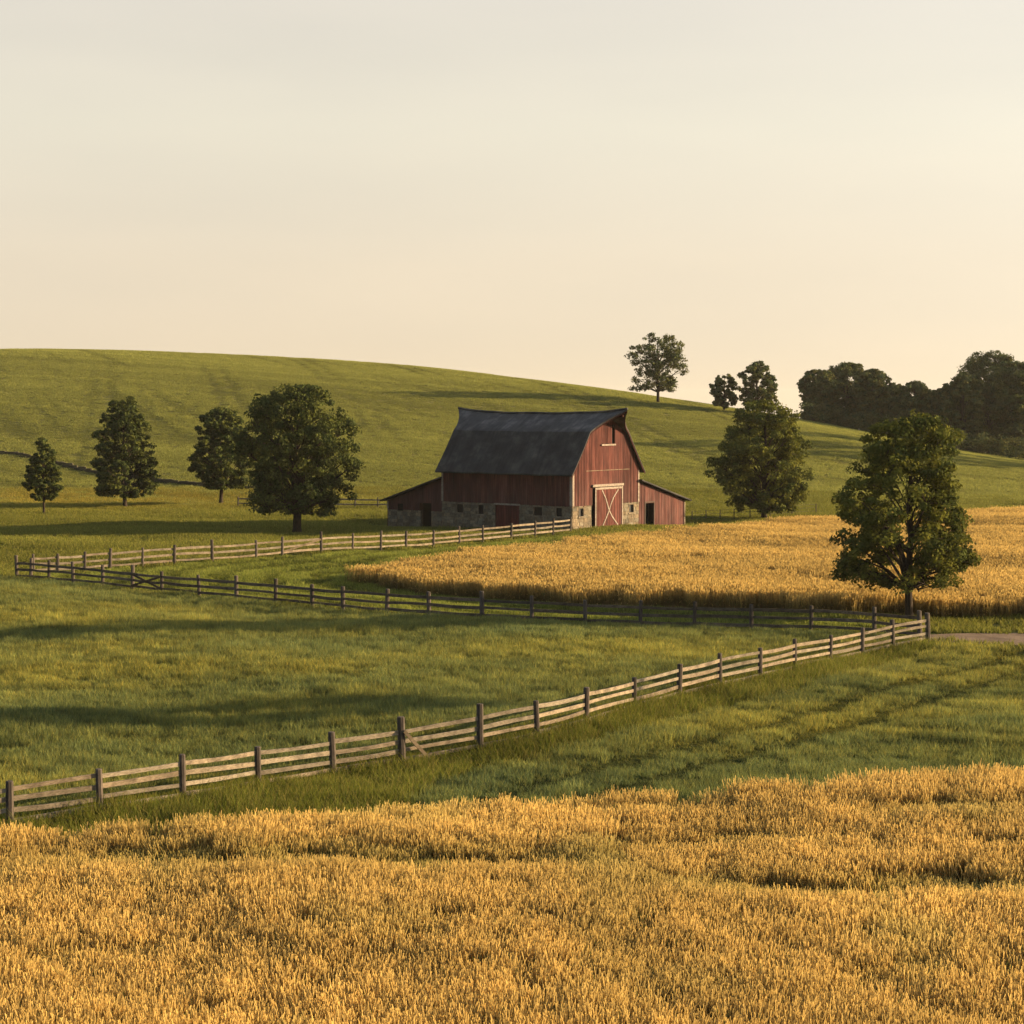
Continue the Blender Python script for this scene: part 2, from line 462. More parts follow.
POLY_STRIP = [np.array([q[0] - 0.5, q[1] + 0.6, 0]) for q in nfx] + gl[:4:-1] + [P(420, 795)] + [q - np.array((0, 0.5, 0)) for q in w1[6::-1]]
POLY_MID = [np.array([q[0] - 0.4, q[1] + 0.5, 0]) for q in nfx] + [np.array([q[0] - 0.1, q[1] - 0.7, 0]) for q in ff[::-1]] + [P(-120, 572), P(-300, 566), P(-330, 875)]
ROAD_TOP = [(905, 640), (925, 636), (960, 634.5), (1024, 634), (1200, 634), (1500, 634)]
ROAD_BOT = [(905, 642), (930, 641.5), (960, 645), (1024, 646.5), (1200, 647), (1500, 647)]
POLY_ROAD = [P(*q) for q in ROAD_TOP] + [P(*q) for q in ROAD_BOT[::-1]]
POLY_RIGHT = [P(420, 795)] + gl[5:] + [P(*q) for q in [(960, 649), (1024, 650), (1200, 651), (1400, 651)]] + [q - np.array((0, 0.5, 0)) for q in w1[::-1][:9]]
BARN_POLY = None

TH = math.radians(38)
BC = P(572, 531.5)
BW, BL = 10.7, 15.4
def barn_w(X, Y): return np.array([BC[0] + X * math.cos(TH) + Y * math.sin(TH), BC[1] - X * math.sin(TH) + Y * math.cos(TH), 0])
BARN_POLY = [barn_w(0.2, -0.2), barn_w(0.2, 18.2), barn_w(-16, 18.2), barn_w(-16, 11), barn_w(-22.8, 11), barn_w(-22.8, -0.2)]

# ------------------------------------------------------------------ ground
def axis(segs):
    out = []
    for a_, b_, st in segs:
        out += list(np.arange(a_, b_, st))
    return np.array(out + [segs[-1][1]])
gx = axis([(-3500, -700, 140), (-700, -200, 20), (-200, -70, 4), (-70, 70, 1.25), (70, 200, 4), (200, 700, 20), (700, 3500, 140)])
gy = axis([(-1200, -60, 60), (-60, 20, 5), (20, 210, 1.25), (210, 470, 3), (470, 900, 15), (900, 4200, 110)])
GX, GY = np.meshgrid(gx, gy)
GZ = hgt(GX, GY)
nx, ny = len(gx), len(gy)
x, y = GX.ravel(), GY.ravel()
gc = np.empty((x.size, 3))
gc[:] = (0.085, 0.085, 0.026)
hillm = np.clip((y - 205) / 50, 0, 1)[:, None]
st = vnoise(x * 0.02 + y * 0.012, y * 0.09 - x * 0.02, 5)[:, None]
gc = gc * (1 - hillm) + hillm * np.array((0.17, 0.155, 0.05)) * (1 + 0.14 * st)
# dry grass below the old wall on the left of the hill
dry = np.exp(-(((x + 52) / 34) ** 2 + ((y - 226) / 15) ** 2))[:, None]
gc = gc * (1 - 0.5 * dry) + 0.5 * dry * np.array((0.17, 0.105, 0.035))
for poly, c in ((POLY_MID, (0.05, 0.055, 0.018)), (POLY_RIGHT, (0.05, 0.055, 0.018)), (POLY_STRIP, (0.045, 0.05, 0.014)),
                (POLY_W1, (0.12, 0.085, 0.035)), (POLY_W2, (0.15, 0.10, 0.04))):
    gc[inside(poly, x, y)] = c
idx = np.arange(nx * ny).reshape(ny, nx)
quads = np.stack([idx[:-1, :-1], idx[:-1, 1:], idx[1:, 1:], idx[1:, :-1]], -1).reshape(-1, 4)
tag(link('ground', np_mesh('ground', np.stack([x, y, GZ.ravel()], 1), quads, (M['ground'],), gc, True)), 'rolling farmland of pasture and hillside crop', 'ground', kind='structure')

def ribbon(name, top, bot, mat, dz, sub=6):
    tp = np.array([P(*q) for q in top]); bt = np.array([P(*q) for q in bot])
    s = np.linspace(0, len(tp) - 1, (len(tp) - 1) * sub + 1)
    k = np.arange(len(tp))
    T = np.stack([np.interp(s, k, tp[:, i]) for i in range(2)], 1); B = np.stack([np.interp(s, k, bt[:, i]) for i in range(2)], 1)
    rows = 7; vs = []
    for r in range(rows):
        q = T * (1 - r / (rows - 1)) + B * (r / (rows - 1))
        vs.append(np.c_[q, hgt(q[:, 0], q[:, 1]) + dz])
    vs = np.array(vs); n = len(s)
    ii = np.arange(rows * n).reshape(rows, n)
    qd = np.stack([ii[1:, :-1], ii[1:, 1:], ii[:-1, 1:], ii[:-1, :-1]], -1).reshape(-1, 4)
    return link(name, np_mesh(name, vs.reshape(-1, 3), qd, (mat,), smooth=True))
tag(ribbon('dirt_road', ROAD_TOP, ROAD_BOT, M['road'], 0.06), 'pale dirt farm road beside the fence corner', 'road', kind='structure')

# ------------------------------------------------------------------ crops and grass: tiles of blades, planted over the fields
def strips(p, wdt, side, cols):
    """p (N,k,3) centre lines, wdt (N,k), side (N,3), cols (N,k,3) -> verts, quads, colours"""
    n, k, _ = p.shape
    a_ = p - side[:, None, :] * wdt[..., None] / 2; b_ = p + side[:, None, :] * wdt[..., None] / 2
    v = np.stack([a_, b_], 2).reshape(n * k * 2, 3)
    base = (np.arange(n) * k * 2)[:, None] + (np.arange(k - 1) * 2)[None, :]
    q = np.stack([base, base + 1, base + 3, base + 2], -1).reshape(-1, 4)
    c = np.repeat(cols[:, :, None, :], 2, 2).reshape(-1, 3)
    return v, q, c
def join(parts):
    vs, qs, cs, o = [], [], [], 0
    for v, q, c in parts:
        vs.append(v); qs.append(q + o); cs.append(c); o += len(v)
    return np.concatenate(vs), np.concatenate(qs), np.concatenate(cs)
def azim(n):
    a_ = RG.uniform(0, 2 * math.pi, n); return np.stack([np.cos(a_), np.sin(a_), np.zeros(n)], 1)

GOLD = np.array((0.55, 0.37, 0.112)); STRAW = np.array((0.52, 0.352, 0.108)); LOW = np.array((0.075, 0.07, 0.022)); GRN = np.array((0.10, 0.11, 0.03))
def wheat_tile(size, dens, hw, hl, height, sw, leafs=0.8, low=LOW, var_=(0.8, 1.18), tall=False):
    n = int(size * size * dens)
    b = np.c_[RG.uniform(-size / 2, size / 2, (n, 2)), np.zeros(n)]
    hh = height * RG.normal(1, 0.075, n)
    lean = azim(n) * RG.uniform(0.02, 0.13, n)[:, None] + np.array((-0.05, 0, 0))
    up = np.array((0, 0, 1.0))
    top = b + lean * hh[:, None] + up * (hh - hl)[:, None]
    mid = b + lean * 0.3 * hh[:, None] + up * (hh * 0.5)[:, None]
    var = RG.uniform(*var_, (n, 1))
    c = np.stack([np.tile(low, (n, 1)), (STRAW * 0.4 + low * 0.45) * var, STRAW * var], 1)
    parts = [strips(np.stack([b, mid, top], 1), np.full((n, 3), sw), azim(n), c)]
    droop = lean * 1.2 + azim(n) * 0.18
    h1 = top + (up * 0.55 + droop * 0.5) * hl * 0.6
    h2 = top + (up * 0.9 + droop * 1.2) * hl * 1.0
    hc = GOLD * var; hc = np.stack([hc * 0.85, hc, hc * 1.1], 1)
    s1 = azim(n); s2 = np.stack([-s1[:, 1], s1[:, 0], s1[:, 2]], 1)
    wd = np.stack([np.full(n, hw * 0.55), np.full(n, hw), np.full(n, hw * 0.18)], 1)
    for s_ in (s1, s2): parts.append(strips(np.stack([top, h1, h2], 1), wd, s_, hc))
    # awns: a thin fan past each head
    aw = h2 + (up * 0.8 + droop) * hl * 0.7
    parts.append(strips(np.stack([h1, aw], 1), np.stack([np.full(n, hw * 0.5), np.full(n, hw * 0.9)], 1), s1, np.stack([GOLD * var * 0.9, GOLD * var * 1.15], 1)))
    m = int(n * leafs)
    i = RG.integers(0, n, m)
    l0 = b[i] + (mid - b)[i] * RG.uniform(0.3, 1.6, (m, 1)); d = azim(m)
    ln = RG.uniform(0.12, 0.3, m)[:, None] * (height / 0.95)
    l1 = l0 + d * ln * 0.5 + up * ln * 0.45; l2 = l0 + d * ln + up * ln * 0.15
    if tall:      # dry flag leaves standing up among the heads
        ln = RG.uniform(0.3, 0.55, m)[:, None]; l0 = b[i] + (mid - b)[i] * RG.uniform(0.7, 1.3, (m, 1))
        l1 = l0 + d * ln * 0.12 + up * ln * 0.6; l2 = l0 + d * ln * 0.32 + up * ln * 0.95
    sdv = np.stack([-d[:, 1], d[:, 0], d[:, 2]], 1)
    lc = np.where(RG.uniform(0, 1, (m, 1)) < 0.25, GRN * 1.3, STRAW * 0.75) * RG.uniform(0.7, 1.2, (m, 1))
    parts.append(strips(np.stack([l0, l1, l2], 1), np.stack([np.full(m, sw * 2), np.full(m, sw * 2.2), np.full(m, sw * 0.5)], 1), sdv, np.repeat(lc[:, None], 3, 1)))
    return join(parts)

def grass_tile(size, dens, height, wdt, pal, rows=None, spread=0.45, hvar=0.3):
    n = int(size * size * dens)
    b = np.c_[RG.uniform(-size / 2, size / 2, (n, 2)), np.zeros(n)]
    if rows:
        b[:, 1] = np.round(b[:, 1] / rows) * rows + RG.normal(0, rows * 0.16, n)
    hh = height * np.clip(RG.normal(1, hvar, n), 0.3, 1.9)
    d = azim(n); ln = RG.uniform(0.1, spread, n)[:, None]
    up = np.array((0, 0, 1.0))
    p1 = b + d * ln * 0.35 * hh[:, None] + up * (hh * 0.6)[:, None]
    p2 = b + d * ln * hh[:, None] + up * hh[:, None]
    sdv = azim(n)
    pal = np.array(pal); k = RG.integers(0, len(pal), n)
    cc = pal[k] * RG.uniform(0.75, 1.25, (n, 1))
    c = np.stack([cc * 0.7, cc, cc * 1.12], 1)
    w_ = wdt * RG.uniform(0.7, 1.3, n)
    return strips(np.stack([b, p1, p2], 1), np.stack([w_, w_ * 0.8, w_ * 0.15], 1), sdv, c)

def field(name, label, cat, tiles, pts, rot, scl, tint, mat, up_slope=True):
    """one object: the tiles planted at the points, through geometry nodes"""
    x_, y_ = pts[:, 0], pts[:, 1]
    z_ = hgt(x_, y_)
    me = bpy.data.meshes.new(name)
    me.vertices.add(len(x_)); me.vertices.foreach_set('co', np.stack([x_, y_, z_ - 0.01], 1).astype(np.float32).ravel())
    ee = 0.6
    nxv = -(hgt(x_ + ee, y_) - hgt(x_ - ee, y_)) / (2 * ee); nyv = -(hgt(x_, y_ + ee) - hgt(x_, y_ - ee)) / (2 * ee)
    nn = np.stack([nxv, nyv, np.ones_like(nxv)], 1); nn /= np.linalg.norm(nn, axis=1)[:, None]
    xd = np.stack([np.cos(rot), np.sin(rot), np.zeros_like(rot)], 1)
    xd -= nn * (xd * nn).sum(1)[:, None]; xd /= np.linalg.norm(xd, axis=1)[:, None]
    yd = np.cross(nn, xd)
    ry = -np.arcsin(np.clip(xd[:, 2], -1, 1)); rx = np.arctan2(yd[:, 2], nn[:, 2]); rz = np.arctan2(xd[:, 1], xd[:, 0])
    def att(nm, typ, arr, key):
        q = me.attributes.new(nm, typ, 'POINT'); q.data.foreach_set(key, np.ascontiguousarray(arr, dtype=np.float32 if typ != 'INT' else np.int32).ravel())
    att('rot', 'FLOAT_VECTOR', np.stack([rx, ry, rz], 1), 'vector')
    att('scl', 'FLOAT_VECTOR', scl, 'vector')
    att('pick', 'INT', RG.integers(0, len(tiles), len(x_)), 'value')
    att('tint', 'FLOAT_COLOR', np.c_[tint, np.ones(len(x_))], 'color')
    me.update()
    o = link(name, me)
    tag(o, label, cat, kind='stuff')
    me.materials.append(mat)
    g = bpy.data.node_groups.new(name + '_planting', 'GeometryNodeTree')
    g.interface.new_socket('Geometry', in_out='INPUT', socket_type='NodeSocketGeometry')
    g.interface.new_socket('Geometry', in_out='OUTPUT', socket_type='NodeSocketGeometry')
    gi = g.nodes.new('NodeGroupInput'); go = g.nodes.new('NodeGroupOutput')
    iop = g.nodes.new('GeometryNodeInstanceOnPoints')
    jn = g.nodes.new('GeometryNodeJoinGeometry')
    for k, (v, q, c) in enumerate(tiles):
        ob = bpy.data.objects.new(name + '_tuft', np_mesh(name + '_tuft', v, q, (mat,), c))
        tag(ob, label, None, kind='stuff')
        oi = g.nodes.new('GeometryNodeObjectInfo'); oi.inputs['Object'].default_value = ob; oi.inputs['As Instance'].default_value = True
        g.links.new(oi.outputs['Geometry'], jn.inputs[0])
    def na(nm, dt):
        q = g.nodes.new('GeometryNodeInputNamedAttribute'); q.data_type = dt; q.inputs['Name'].default_value = nm
        return q.outputs['Attribute']
    g.links.new(gi.outputs[0], iop.inputs['Points'])
    g.links.new(jn.outputs[0], iop.inputs['Instance'])
    iop.inputs['Pick Instance'].default_value = True
    g.links.new(na('pick', 'INT'), iop.inputs['Instance Index'])
    g.links.new(na('rot', 'FLOAT_VECTOR'), iop.inputs['Rotation'])
    g.links.new(na('scl', 'FLOAT_VECTOR'), iop.inputs['Scale'])
    g.links.new(iop.outputs[0], go.inputs[0])
    md = o.modifiers.new('planting', 'NODES'); md.node_group = g
    return o

def spread(step, x0, x1, y0, y1, jit=0.35):
    gx_, gy_ = np.meshgrid(np.arange(x0, x1, step), np.arange(y0, y1, step))
    p = np.stack([gx_.ravel(), gy_.ravel()], 1)
    return p + RG.uniform(-jit, jit, p.shape) * step
def seen(p, mx_=150, bot=1110):
    u, v = project(p[:, 0], p[:, 1], hgt(p[:, 0], p[:, 1]))
    return (u > -mx_) & (u < 1024 + mx_) & (v < bot)

def n3(v): return np.repeat(np.asarray(v)[:, None], 3, 1)
def scl3(h, w=None): return np.stack([np.ones_like(h) if w is None else w, np.ones_like(h) if w is None else w, h], 1)

# --- wheat at the front
p = spread(0.8, -24, 26, 25, 66); p = p[inside(POLY_W1, p[:, 0], p[:, 1]) & seen(p)]
dip = np.zeros(len(p))
for (px, py, rx, ry, dd) in [(270, 862, 5.6, 1.25, 1.0), (470, 868, 3.2, 1.0, 0.9), (870, 895, 4.4, 0.9, 0.85), (700, 852, 3.2, 0.6, 0.45), (930, 815, 2.0, 0.7, 0.5), (90, 965, 1.4, 0.35, 0.35), (640, 815, 2.2, 0.6, 0.4), (420, 945, 0.8, 0.35, 0.25), (900, 985, 1.2, 0.5, 0.4)]:
    c = P(px, py, 0.7)
    wv = p[:, 0] - c[0]; yy = p[:, 1] - c[1] - 0.25 * np.sin(wv * 1.3)
    dip = np.maximum(dip, dd * np.exp(-((wv / rx) ** 4 + (yy / ry) ** 2)))
hs = 1.0 + 0.06 * vnoise(p[:, 0] * 0.45, p[:, 1] * 0.3, 1) + 0.05 * vnoise(p[:, 0] * 1.1, p[:, 1] * 1.1, 2) - 0.46 * dip
tv = 1 + 0.12 * vnoise(p[:, 0] * 0.4, p[:, 1] * 0.3, 3)
tv = tv + RG.normal(0, 0.06, len(p)) + 0.10 * vnoise(p[:, 0] * 0.22, p[:, 1] * 0.16, 21)
grn = np.clip(vnoise(p[:, 0] * 0.5, p[:, 1] * 0.28, 22) - 0.25, 0, 1)[:, None]
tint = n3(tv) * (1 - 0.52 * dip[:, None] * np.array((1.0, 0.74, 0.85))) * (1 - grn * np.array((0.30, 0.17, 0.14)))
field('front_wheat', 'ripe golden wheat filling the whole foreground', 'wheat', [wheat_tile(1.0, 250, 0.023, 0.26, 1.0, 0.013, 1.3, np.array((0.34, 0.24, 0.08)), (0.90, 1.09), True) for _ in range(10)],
      p, RG.uniform(0, 6.28, len(p)), scl3(hs), tint, M['wheat'])

# --- wheat in front of the barn
p = spread(1.7, -30, 105, 92, 232); p = p[inside(POLY_W2, p[:, 0], p[:, 1]) & seen(p)]
hs = 1.0 + 0.07 * vnoise(p[:, 0] * 0.2, p[:, 1] * 0.12, 4) + 0.05 * vnoise(p[:, 0] * 0.7, p[:, 1] * 0.7, 5)
tv = 1 + 0.13 * vnoise(p[:, 0] * 0.09, p[:, 1] * 0.2, 6)
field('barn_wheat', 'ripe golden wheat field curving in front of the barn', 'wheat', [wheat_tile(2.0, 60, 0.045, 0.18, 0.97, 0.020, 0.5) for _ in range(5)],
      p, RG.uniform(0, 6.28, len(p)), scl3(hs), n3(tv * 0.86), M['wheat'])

# --- green crop between the fences, and to the right of the near fence
G1 = [(0.149, 0.17, 0.05), (0.179, 0.193, 0.05), (0.116, 0.138, 0.044), (0.269, 0.242, 0.058), (0.149, 0.17, 0.062)]
crop = [grass_tile(0.8, 420, 0.24, 0.018, G1, spread=0.6) for _ in range(8)]
def crop_look(p):
    k = vnoise(p[:, 0] * 0.10, p[:, 1] * 0.22, 8) + 0.5 * vnoise(p[:, 0] * 0.35, p[:, 1] * 0.6, 9)
    yel = np.clip(k, 0, 1)[:, None]; blu = np.clip(-k, 0, 1)[:, None]
    tn = 1 + yel * np.array((0.55, 0.34, 0.0)) - blu * np.array((0.16, 0.08, -0.08))
    tn *= (1 + 0.15 * vnoise(p[:, 0] * 0.9, p[:, 1] * 0.9, 12) + RG.normal(0, 0.13, len(p)))[:, None]
    hs_ = 1 + 0.18 * vnoise(p[:, 0] * 0.16, p[:, 1] * 0.3, 10) + 0.22 * vnoise(p[:, 0] * 0.8, p[:, 1] * 0.9, 11) + RG.normal(0, 0.17, len(p))
    hs_ = np.clip(hs_, 0.4, 1.7)
    return hs_, tn
p = spread(0.62, -52, 30, 46, 135); p = p[inside(POLY_MID, p[:, 0], p[:, 1]) & seen(p)]
hs, tn = crop_look(p)
field('fenced_crop', 'green crop with yellow patches in the paddock between the long fences', 'crop', crop, p, RG.uniform(0, 6.28, len(p)), scl3(hs), tn, M['blade'])
p = spread(0.55, -8, 52, 46, 100); p = p[inside(POLY_RIGHT, p[:, 0], p[:, 1]) & seen(p)]
hs, tn = crop_look(p)
trk = np.ones(len(p), bool)
for (q0, q1, wd) in [((690, 774), (1000, 683), 0.3), ((560, 785), (860, 700), 0.3)]:
    A, B = P(*q0)[:2], P(*q1)[:2]; d = (B - A) / np.linalg.norm(B - A)
    dist = np.abs((p[:, 0] - A[0]) * d[1] - (p[:, 1] - A[1]) * d[0] + 0.25 * np.sin(p[:, 1] * 0.25))
    near_ = np.exp(-(dist / 0.75) ** 4)
    hs = hs * (1 - 0.8 * near_); tn = tn * (1 - 0.45 * near_)[:, None]
field('corner_crop', 'green crop with wheel tracks right of the near fence', 'crop', crop, p, RG.uniform(0, 6.28, len(p)), scl3(hs), tn, M['blade'])

# --- long grass along the near fence
p = spread(0.7, -30, 30, 44, 100); p = p[inside(POLY_STRIP, p[:, 0], p[:, 1]) & seen(p)]
G2 = [(0.127, 0.138, 0.022), (0.159, 0.158, 0.024), (0.095, 0.111, 0.02), (0.215, 0.177, 0.044)]
hs = 1 + 0.35 * vnoise(p[:, 0] * 0.5, p[:, 1] * 0.5, 13); tn = n3(1 + 0.25 * vnoise(p[:, 0] * 0.4, p[:, 1] * 0.4, 14))
field('fence_grass', 'long dark green grass growing along the foot of the near fence', 'grass', [grass_tile(0.9, 220, 0.36, 0.018, G2, spread=0.7) for _ in range(5)],
      p, RG.uniform(0, 6.28, len(p)), scl3(hs), tn, M['blade'])

# --- pasture round the barn, the lane and the roadside
p = spread(2.0, -95, 95, 88, 236); 
ok = seen(p)
for poly in (POLY_W2, POLY_MID, POLY_RIGHT, POLY_STRIP, POLY_ROAD, BARN_POLY): ok &= ~inside(poly, p[:, 0], p[:, 1])
ok &= ~inside(POLY_W1, p[:, 0], p[:, 1])
p = p[ok]
G3 = [(0.154, 0.158, 0.029), (0.178, 0.171, 0.031), (0.123, 0.133, 0.026), (0.234, 0.205, 0.044)]
k = vnoise(p[:, 0] * 0.05, p[:, 1] * 0.15, 15)
dry = np.exp(-(((p[:, 0] + 52) / 36) ** 2 + ((p[:, 1] - 224) / 14) ** 2))[:, None]
tn = n3(1 + 0.18 * k) * (1 + dry * np.array((0.38, 0.12, 0.05)))
hs = 1 + 0.3 * vnoise(p[:, 0] * 0.3, p[:, 1] * 0.3, 16)
POLY_LANE = [q for q in ff] + [q for q in bf[::-1]]
inl = inside(POLY_LANE, p[:, 0], p[:, 1])
p, hs, tn = p[~inl], hs[~inl], tn[~inl]
field('pasture_grass', 'short pasture grass around the barn and the lone trees', 'grass', [grass_tile(2.5, 80, 0.22, 0.045, G3, spread=0.7) for _ in range(5)],
      p, RG.uniform(0, 6.28, len(p)), scl3(hs), tn, M['blade'])

# --- the mown lane that bends round the end of the wheat, cut in swaths that follow its edge
p = spread(0.95, -40, 30, 95, 180)
p = p[inside(POLY_LANE, p[:, 0], p[:, 1]) & ~inside(POLY_W2, p[:, 0], p[:, 1]) & ~inside(BARN_POLY, p[:, 0], p[:, 1]) & seen(p)]
edge = np.array([q[:2] for q in POLY_W2]); dl = np.full(len(p), 1e3)
for i in range(len(edge)):
    A, B = edge[i - 1], edge[i]; ab = B - A
    tt = np.clip(((p - A) @ ab) / (ab @ ab + 1e-9), 0, 1); dl = np.minimum(dl, np.linalg.norm(p - A - tt[:, None] * ab, axis=1))
sw = np.sin(dl * 2 * math.pi / 3.4 + 0.5 * np.sin(p[:, 0] * 0.2))
tn = n3(1 + 0.33 * sw + 0.12 * vnoise(p[:, 0] * 0.3, p[:, 1] * 0.3, 24)) * np.array((0.9, 1.0, 1.0)); hs = 1 + 0.4 * sw + RG.normal(0, 0.1, len(p))
field('mown_grass', 'mown grass lane bending round the rounded end of the wheat between two fences', 'grass', [grass_tile(1.2, 170, 0.14, 0.03, G3, spread=0.8) for _ in range(5)],
      p, RG.uniform(0, 6.28, len(p)), scl3(np.clip(hs, 0.4, 1.8)), tn, M['blade'])

# --- the crop on the hill, drilled in rows along the slope
p = spread(1.75, -160, 140, 214, 470); p = p[seen(p)]
dd = np.interp(512 + F * p[:, 0] / p[:, 1], TX, TD)
p = p[p[:, 1] < dd + 25]
u = p[:, 0] * 0.9 - p[:, 1] * 0.45; w_ = p[:, 0] * 0.45 + p[:, 1] * 0.9     # along and across the rows
u2 = p[:, 0] * 0.42 - p[:, 1] * 0.91; w2 = p[:, 0] * 0.91 + p[:, 1] * 0.42
k = 0.7 * vnoise(u * 0.012, w_ * 0.09, 17) + 0.6 * vnoise(u * 0.012, w_ * 0.34, 18)
fur = np.clip(vnoise(u2 * 0.010, w2 * 0.33, 19) - 0.30, 0, 1) * 2.2 * np.clip((40 - p[:, 0]) / 60, 0, 1)
k = k - fur
w3 = p[:, 0] * 0.97 + p[:, 1] * 0.24 + 5 * np.sin(p[:, 1] * 0.012)
on = np.clip(0.55 + vnoise(w3 * 0.04, p[:, 1] * 0.03, 23) * 1.4, 0, 1)
line = np.maximum(np.exp(-(((w3 % 21.0) - 5) / 0.8) ** 2), np.exp(-(((w3 % 21.0) - 8.2) / 0.8) ** 2)) * on
k = k - 2.2 * line
hs = np.clip(1 + 0.35 * k, 0.3, 1.8); tn = np.clip(1 + 0.20 * k, 0.5, 1.5)[:, None] * np.array((1, 1, 1))
G4 = [(0.247, 0.243, 0.057), (0.275, 0.259, 0.061), (0.213, 0.222, 0.055)]
rot = np.full(len(p), math.atan2(-0.45, 0.9)) + RG.normal(0, 0.05, len(p)) + math.pi * RG.integers(0, 2, len(p))
field('hill_crop', 'yellow green crop in faint rows over the big hill', 'crop', [grass_tile(2.1, 60, 0.20, 0.06, G4, rows=0.7, spread=0.9) for _ in range(8)],
      p, rot, scl3(hs), tn, M['blade'])

# ------------------------------------------------------------------ barn
def rnd_board(lo=0.72, hi=1.18):
    v = rnd.uniform(lo, hi); g = rnd.uniform(0.0, 0.18)
    return (v, v * (1 + g * 0.5), v * (1 + g))
barn = empty('barn', BC, -TH)
tag(barn, 'weathered red gambrel barn with dark sagging roof and stone base', 'barn')
Z0 = -1.2                        # walls go below the grass
H_ST, H_EV, H_KN, H_RG = 2.25, 5.4, 8.9, 10.6
KN = 2.25                        # how far in the roof's knee stands
def gable_h(yv):
    yv = min(yv, BW - yv)
    return H_EV + (H_KN - H_EV) * yv / KN if yv < KN else H_KN + (H_RG - H_KN) * (yv - KN) / (BW / 2 - KN)

def rects(u0, u1, z0, z1, holes):
    """the wall u0..u1, z0..z1 cut into rectangles round its openings"""
    us = sorted({u0, u1, *[h for q in holes for h in (q[0], q[1]) if u0 < h < u1]})
    out = []
    for a_, b_ in zip(us, us[1:]):
        m = (a_ + b_) / 2
        hs_ = sorted([(q[2], q[3]) for q in holes if q[0] < m < q[1]])
        z = z0
        for h0, h1 in hs_:
            if h0 > z: out.append((a_, b_, z, min(h0, z1)))
            z = max(z, h1)
        if z < z1: out.append((a_, b_, z, z1))
    return out

def put(mb, face, u0, u1, z0, z1, d0, d1, c=(1, 1, 1), zt=None):
    """a block on a wall: face 'S' long side (u=X, outward -Y), 'G' gable (u=Y, outward +X); zt = (z at u0, z at u1) for a sloped top"""
    za, zb = zt if zt else (z1, z1)
    if face == 'S':
        mb.hexa([(u0, -d1, z0), (u1, -d1, z0), (u1, -d0, z0), (u0, -d0, z0), (u0, -d1, za), (u1, -d1, zb), (u1, -d0, zb), (u0, -d0, za)], c)
    else:
        mb.hexa([(d0, u0, z0), (d1, u0, z0), (d1, u1, z0), (d0, u1, z0), (d0, u0, za), (d1, u0, za), (d1, u1, zb), (d0, u1, zb)], c)

def boards(mb, face, u0, u1, z0, ztop, holes=(), bw=0.24, d=0.0, off=0.0, tone=(1, 1, 1)):
    n = max(1, round((u1 - u0) / bw)); w = (u1 - u0) / n
    for i in range(n):
        a_, b_ = u0 + i * w, u0 + (i + 1) * w
        c = tuple(q * s for q, s in zip(rnd_board(), tone)); dd_ = d + rnd.uniform(0.0, 0.014)
        lo = z0 + rnd.uniform(-0.03, 0.03)
        cut = sorted([(q[2], q[3]) for q in holes if q[0] < (a_ + b_) / 2 < q[1]])
        ta, tb = ztop(a_), ztop(b_)
        z = lo
        for h0, h1 in cut:
            if h0 > z + 0.02: put(mb, face, a_ + 0.006, b_ - 0.006, z, h0, off - 0.04, off + dd_ + 0.02, c)
            z = max(z, h1)
        put(mb, face, a_ + 0.006, b_ - 0.006, z, 0, off - 0.04, off + dd_ + 0.02, c, (ta, tb))
        # the batten over the joint
        if rnd.random() < 0.9 and not any(q[0] - 0.05 < a_ < q[1] + 0.05 for q in holes):
            put(mb, face, a_ - 0.022, a_ + 0.022, lo, 0, off + dd_ + 0.021, off + dd_ + 0.042, tuple(q * 0.85 for q in c), (ta - 0.03, ta - 0.03))

def stones(mb, face, u0, u1, z0, z1, holes, off=0.0):
    z = z0
    while z < z1 - 0.08:
        h = min(rnd.uniform(0.22, 0.38), z1 - z)
        u_ = u0 - rnd.uniform(0, 0.3)
        while u_ < u1:
            w = rnd.uniform(0.3, 0.8)
            a_, b_ = max(u_, u0), min(u_ + w, u1)
            for (ra, rb, rz0, rz1) in rects(a_, b_, z, z + h, holes):
                if rb - ra > 0.04 and rz1 - rz0 > 0.04:
                    v = rnd.uniform(0.65, 1.25); q = rnd.uniform(-0.08, 0.08)
                    put(mb, face, ra + 0.012, rb - 0.012, rz0 + 0.012, rz1 - 0.012, off - 0.1, off + rnd.uniform(0.02, 0.06), (v * (1 + q), v, v * (1 - q)))
            u_ += w
        z += h
    for r in rects(u0, u1, z0, z1, holes):
        put(mb, face, r[0], r[1], r[2], r[3], off - 0.3, off + 0.005, (0.62, 0.6, 0.56))

def window(face, u0, u1, z0, z1, off, sill=True, parent=None, framed=True):
    f = MB(); t = 0.055
    put(f, face, u0, u0 + t, z0, z1, off - 0.12, off + 0.075); put(f, face, u1 - t, u1, z0, z1, off - 0.12, off + 0.075)
    put(f, face, u0 + t, u1 - t, z1 - t, z1, off - 0.12, off + 0.072); put(f, face, u0 + t, u1 - t, z0, z0 + t, off - 0.12, off + 0.072)
    w = f.build('window', M['rail'] if framed else M['post'], parent or barn)
    g = MB(); put(g, face, u0 + t, u1 - t, z0 + t, z1 - t, off - 0.2, off - 0.103); g.build('pane', M['glass'], w)
    if sill:
        s_ = MB(); put(s_, face, u0 - 0.08, u1 + 0.08, z0 - 0.09, z0 - 0.002, off - 0.1, off + 0.12); s_.build('sill', M['rail'], w)

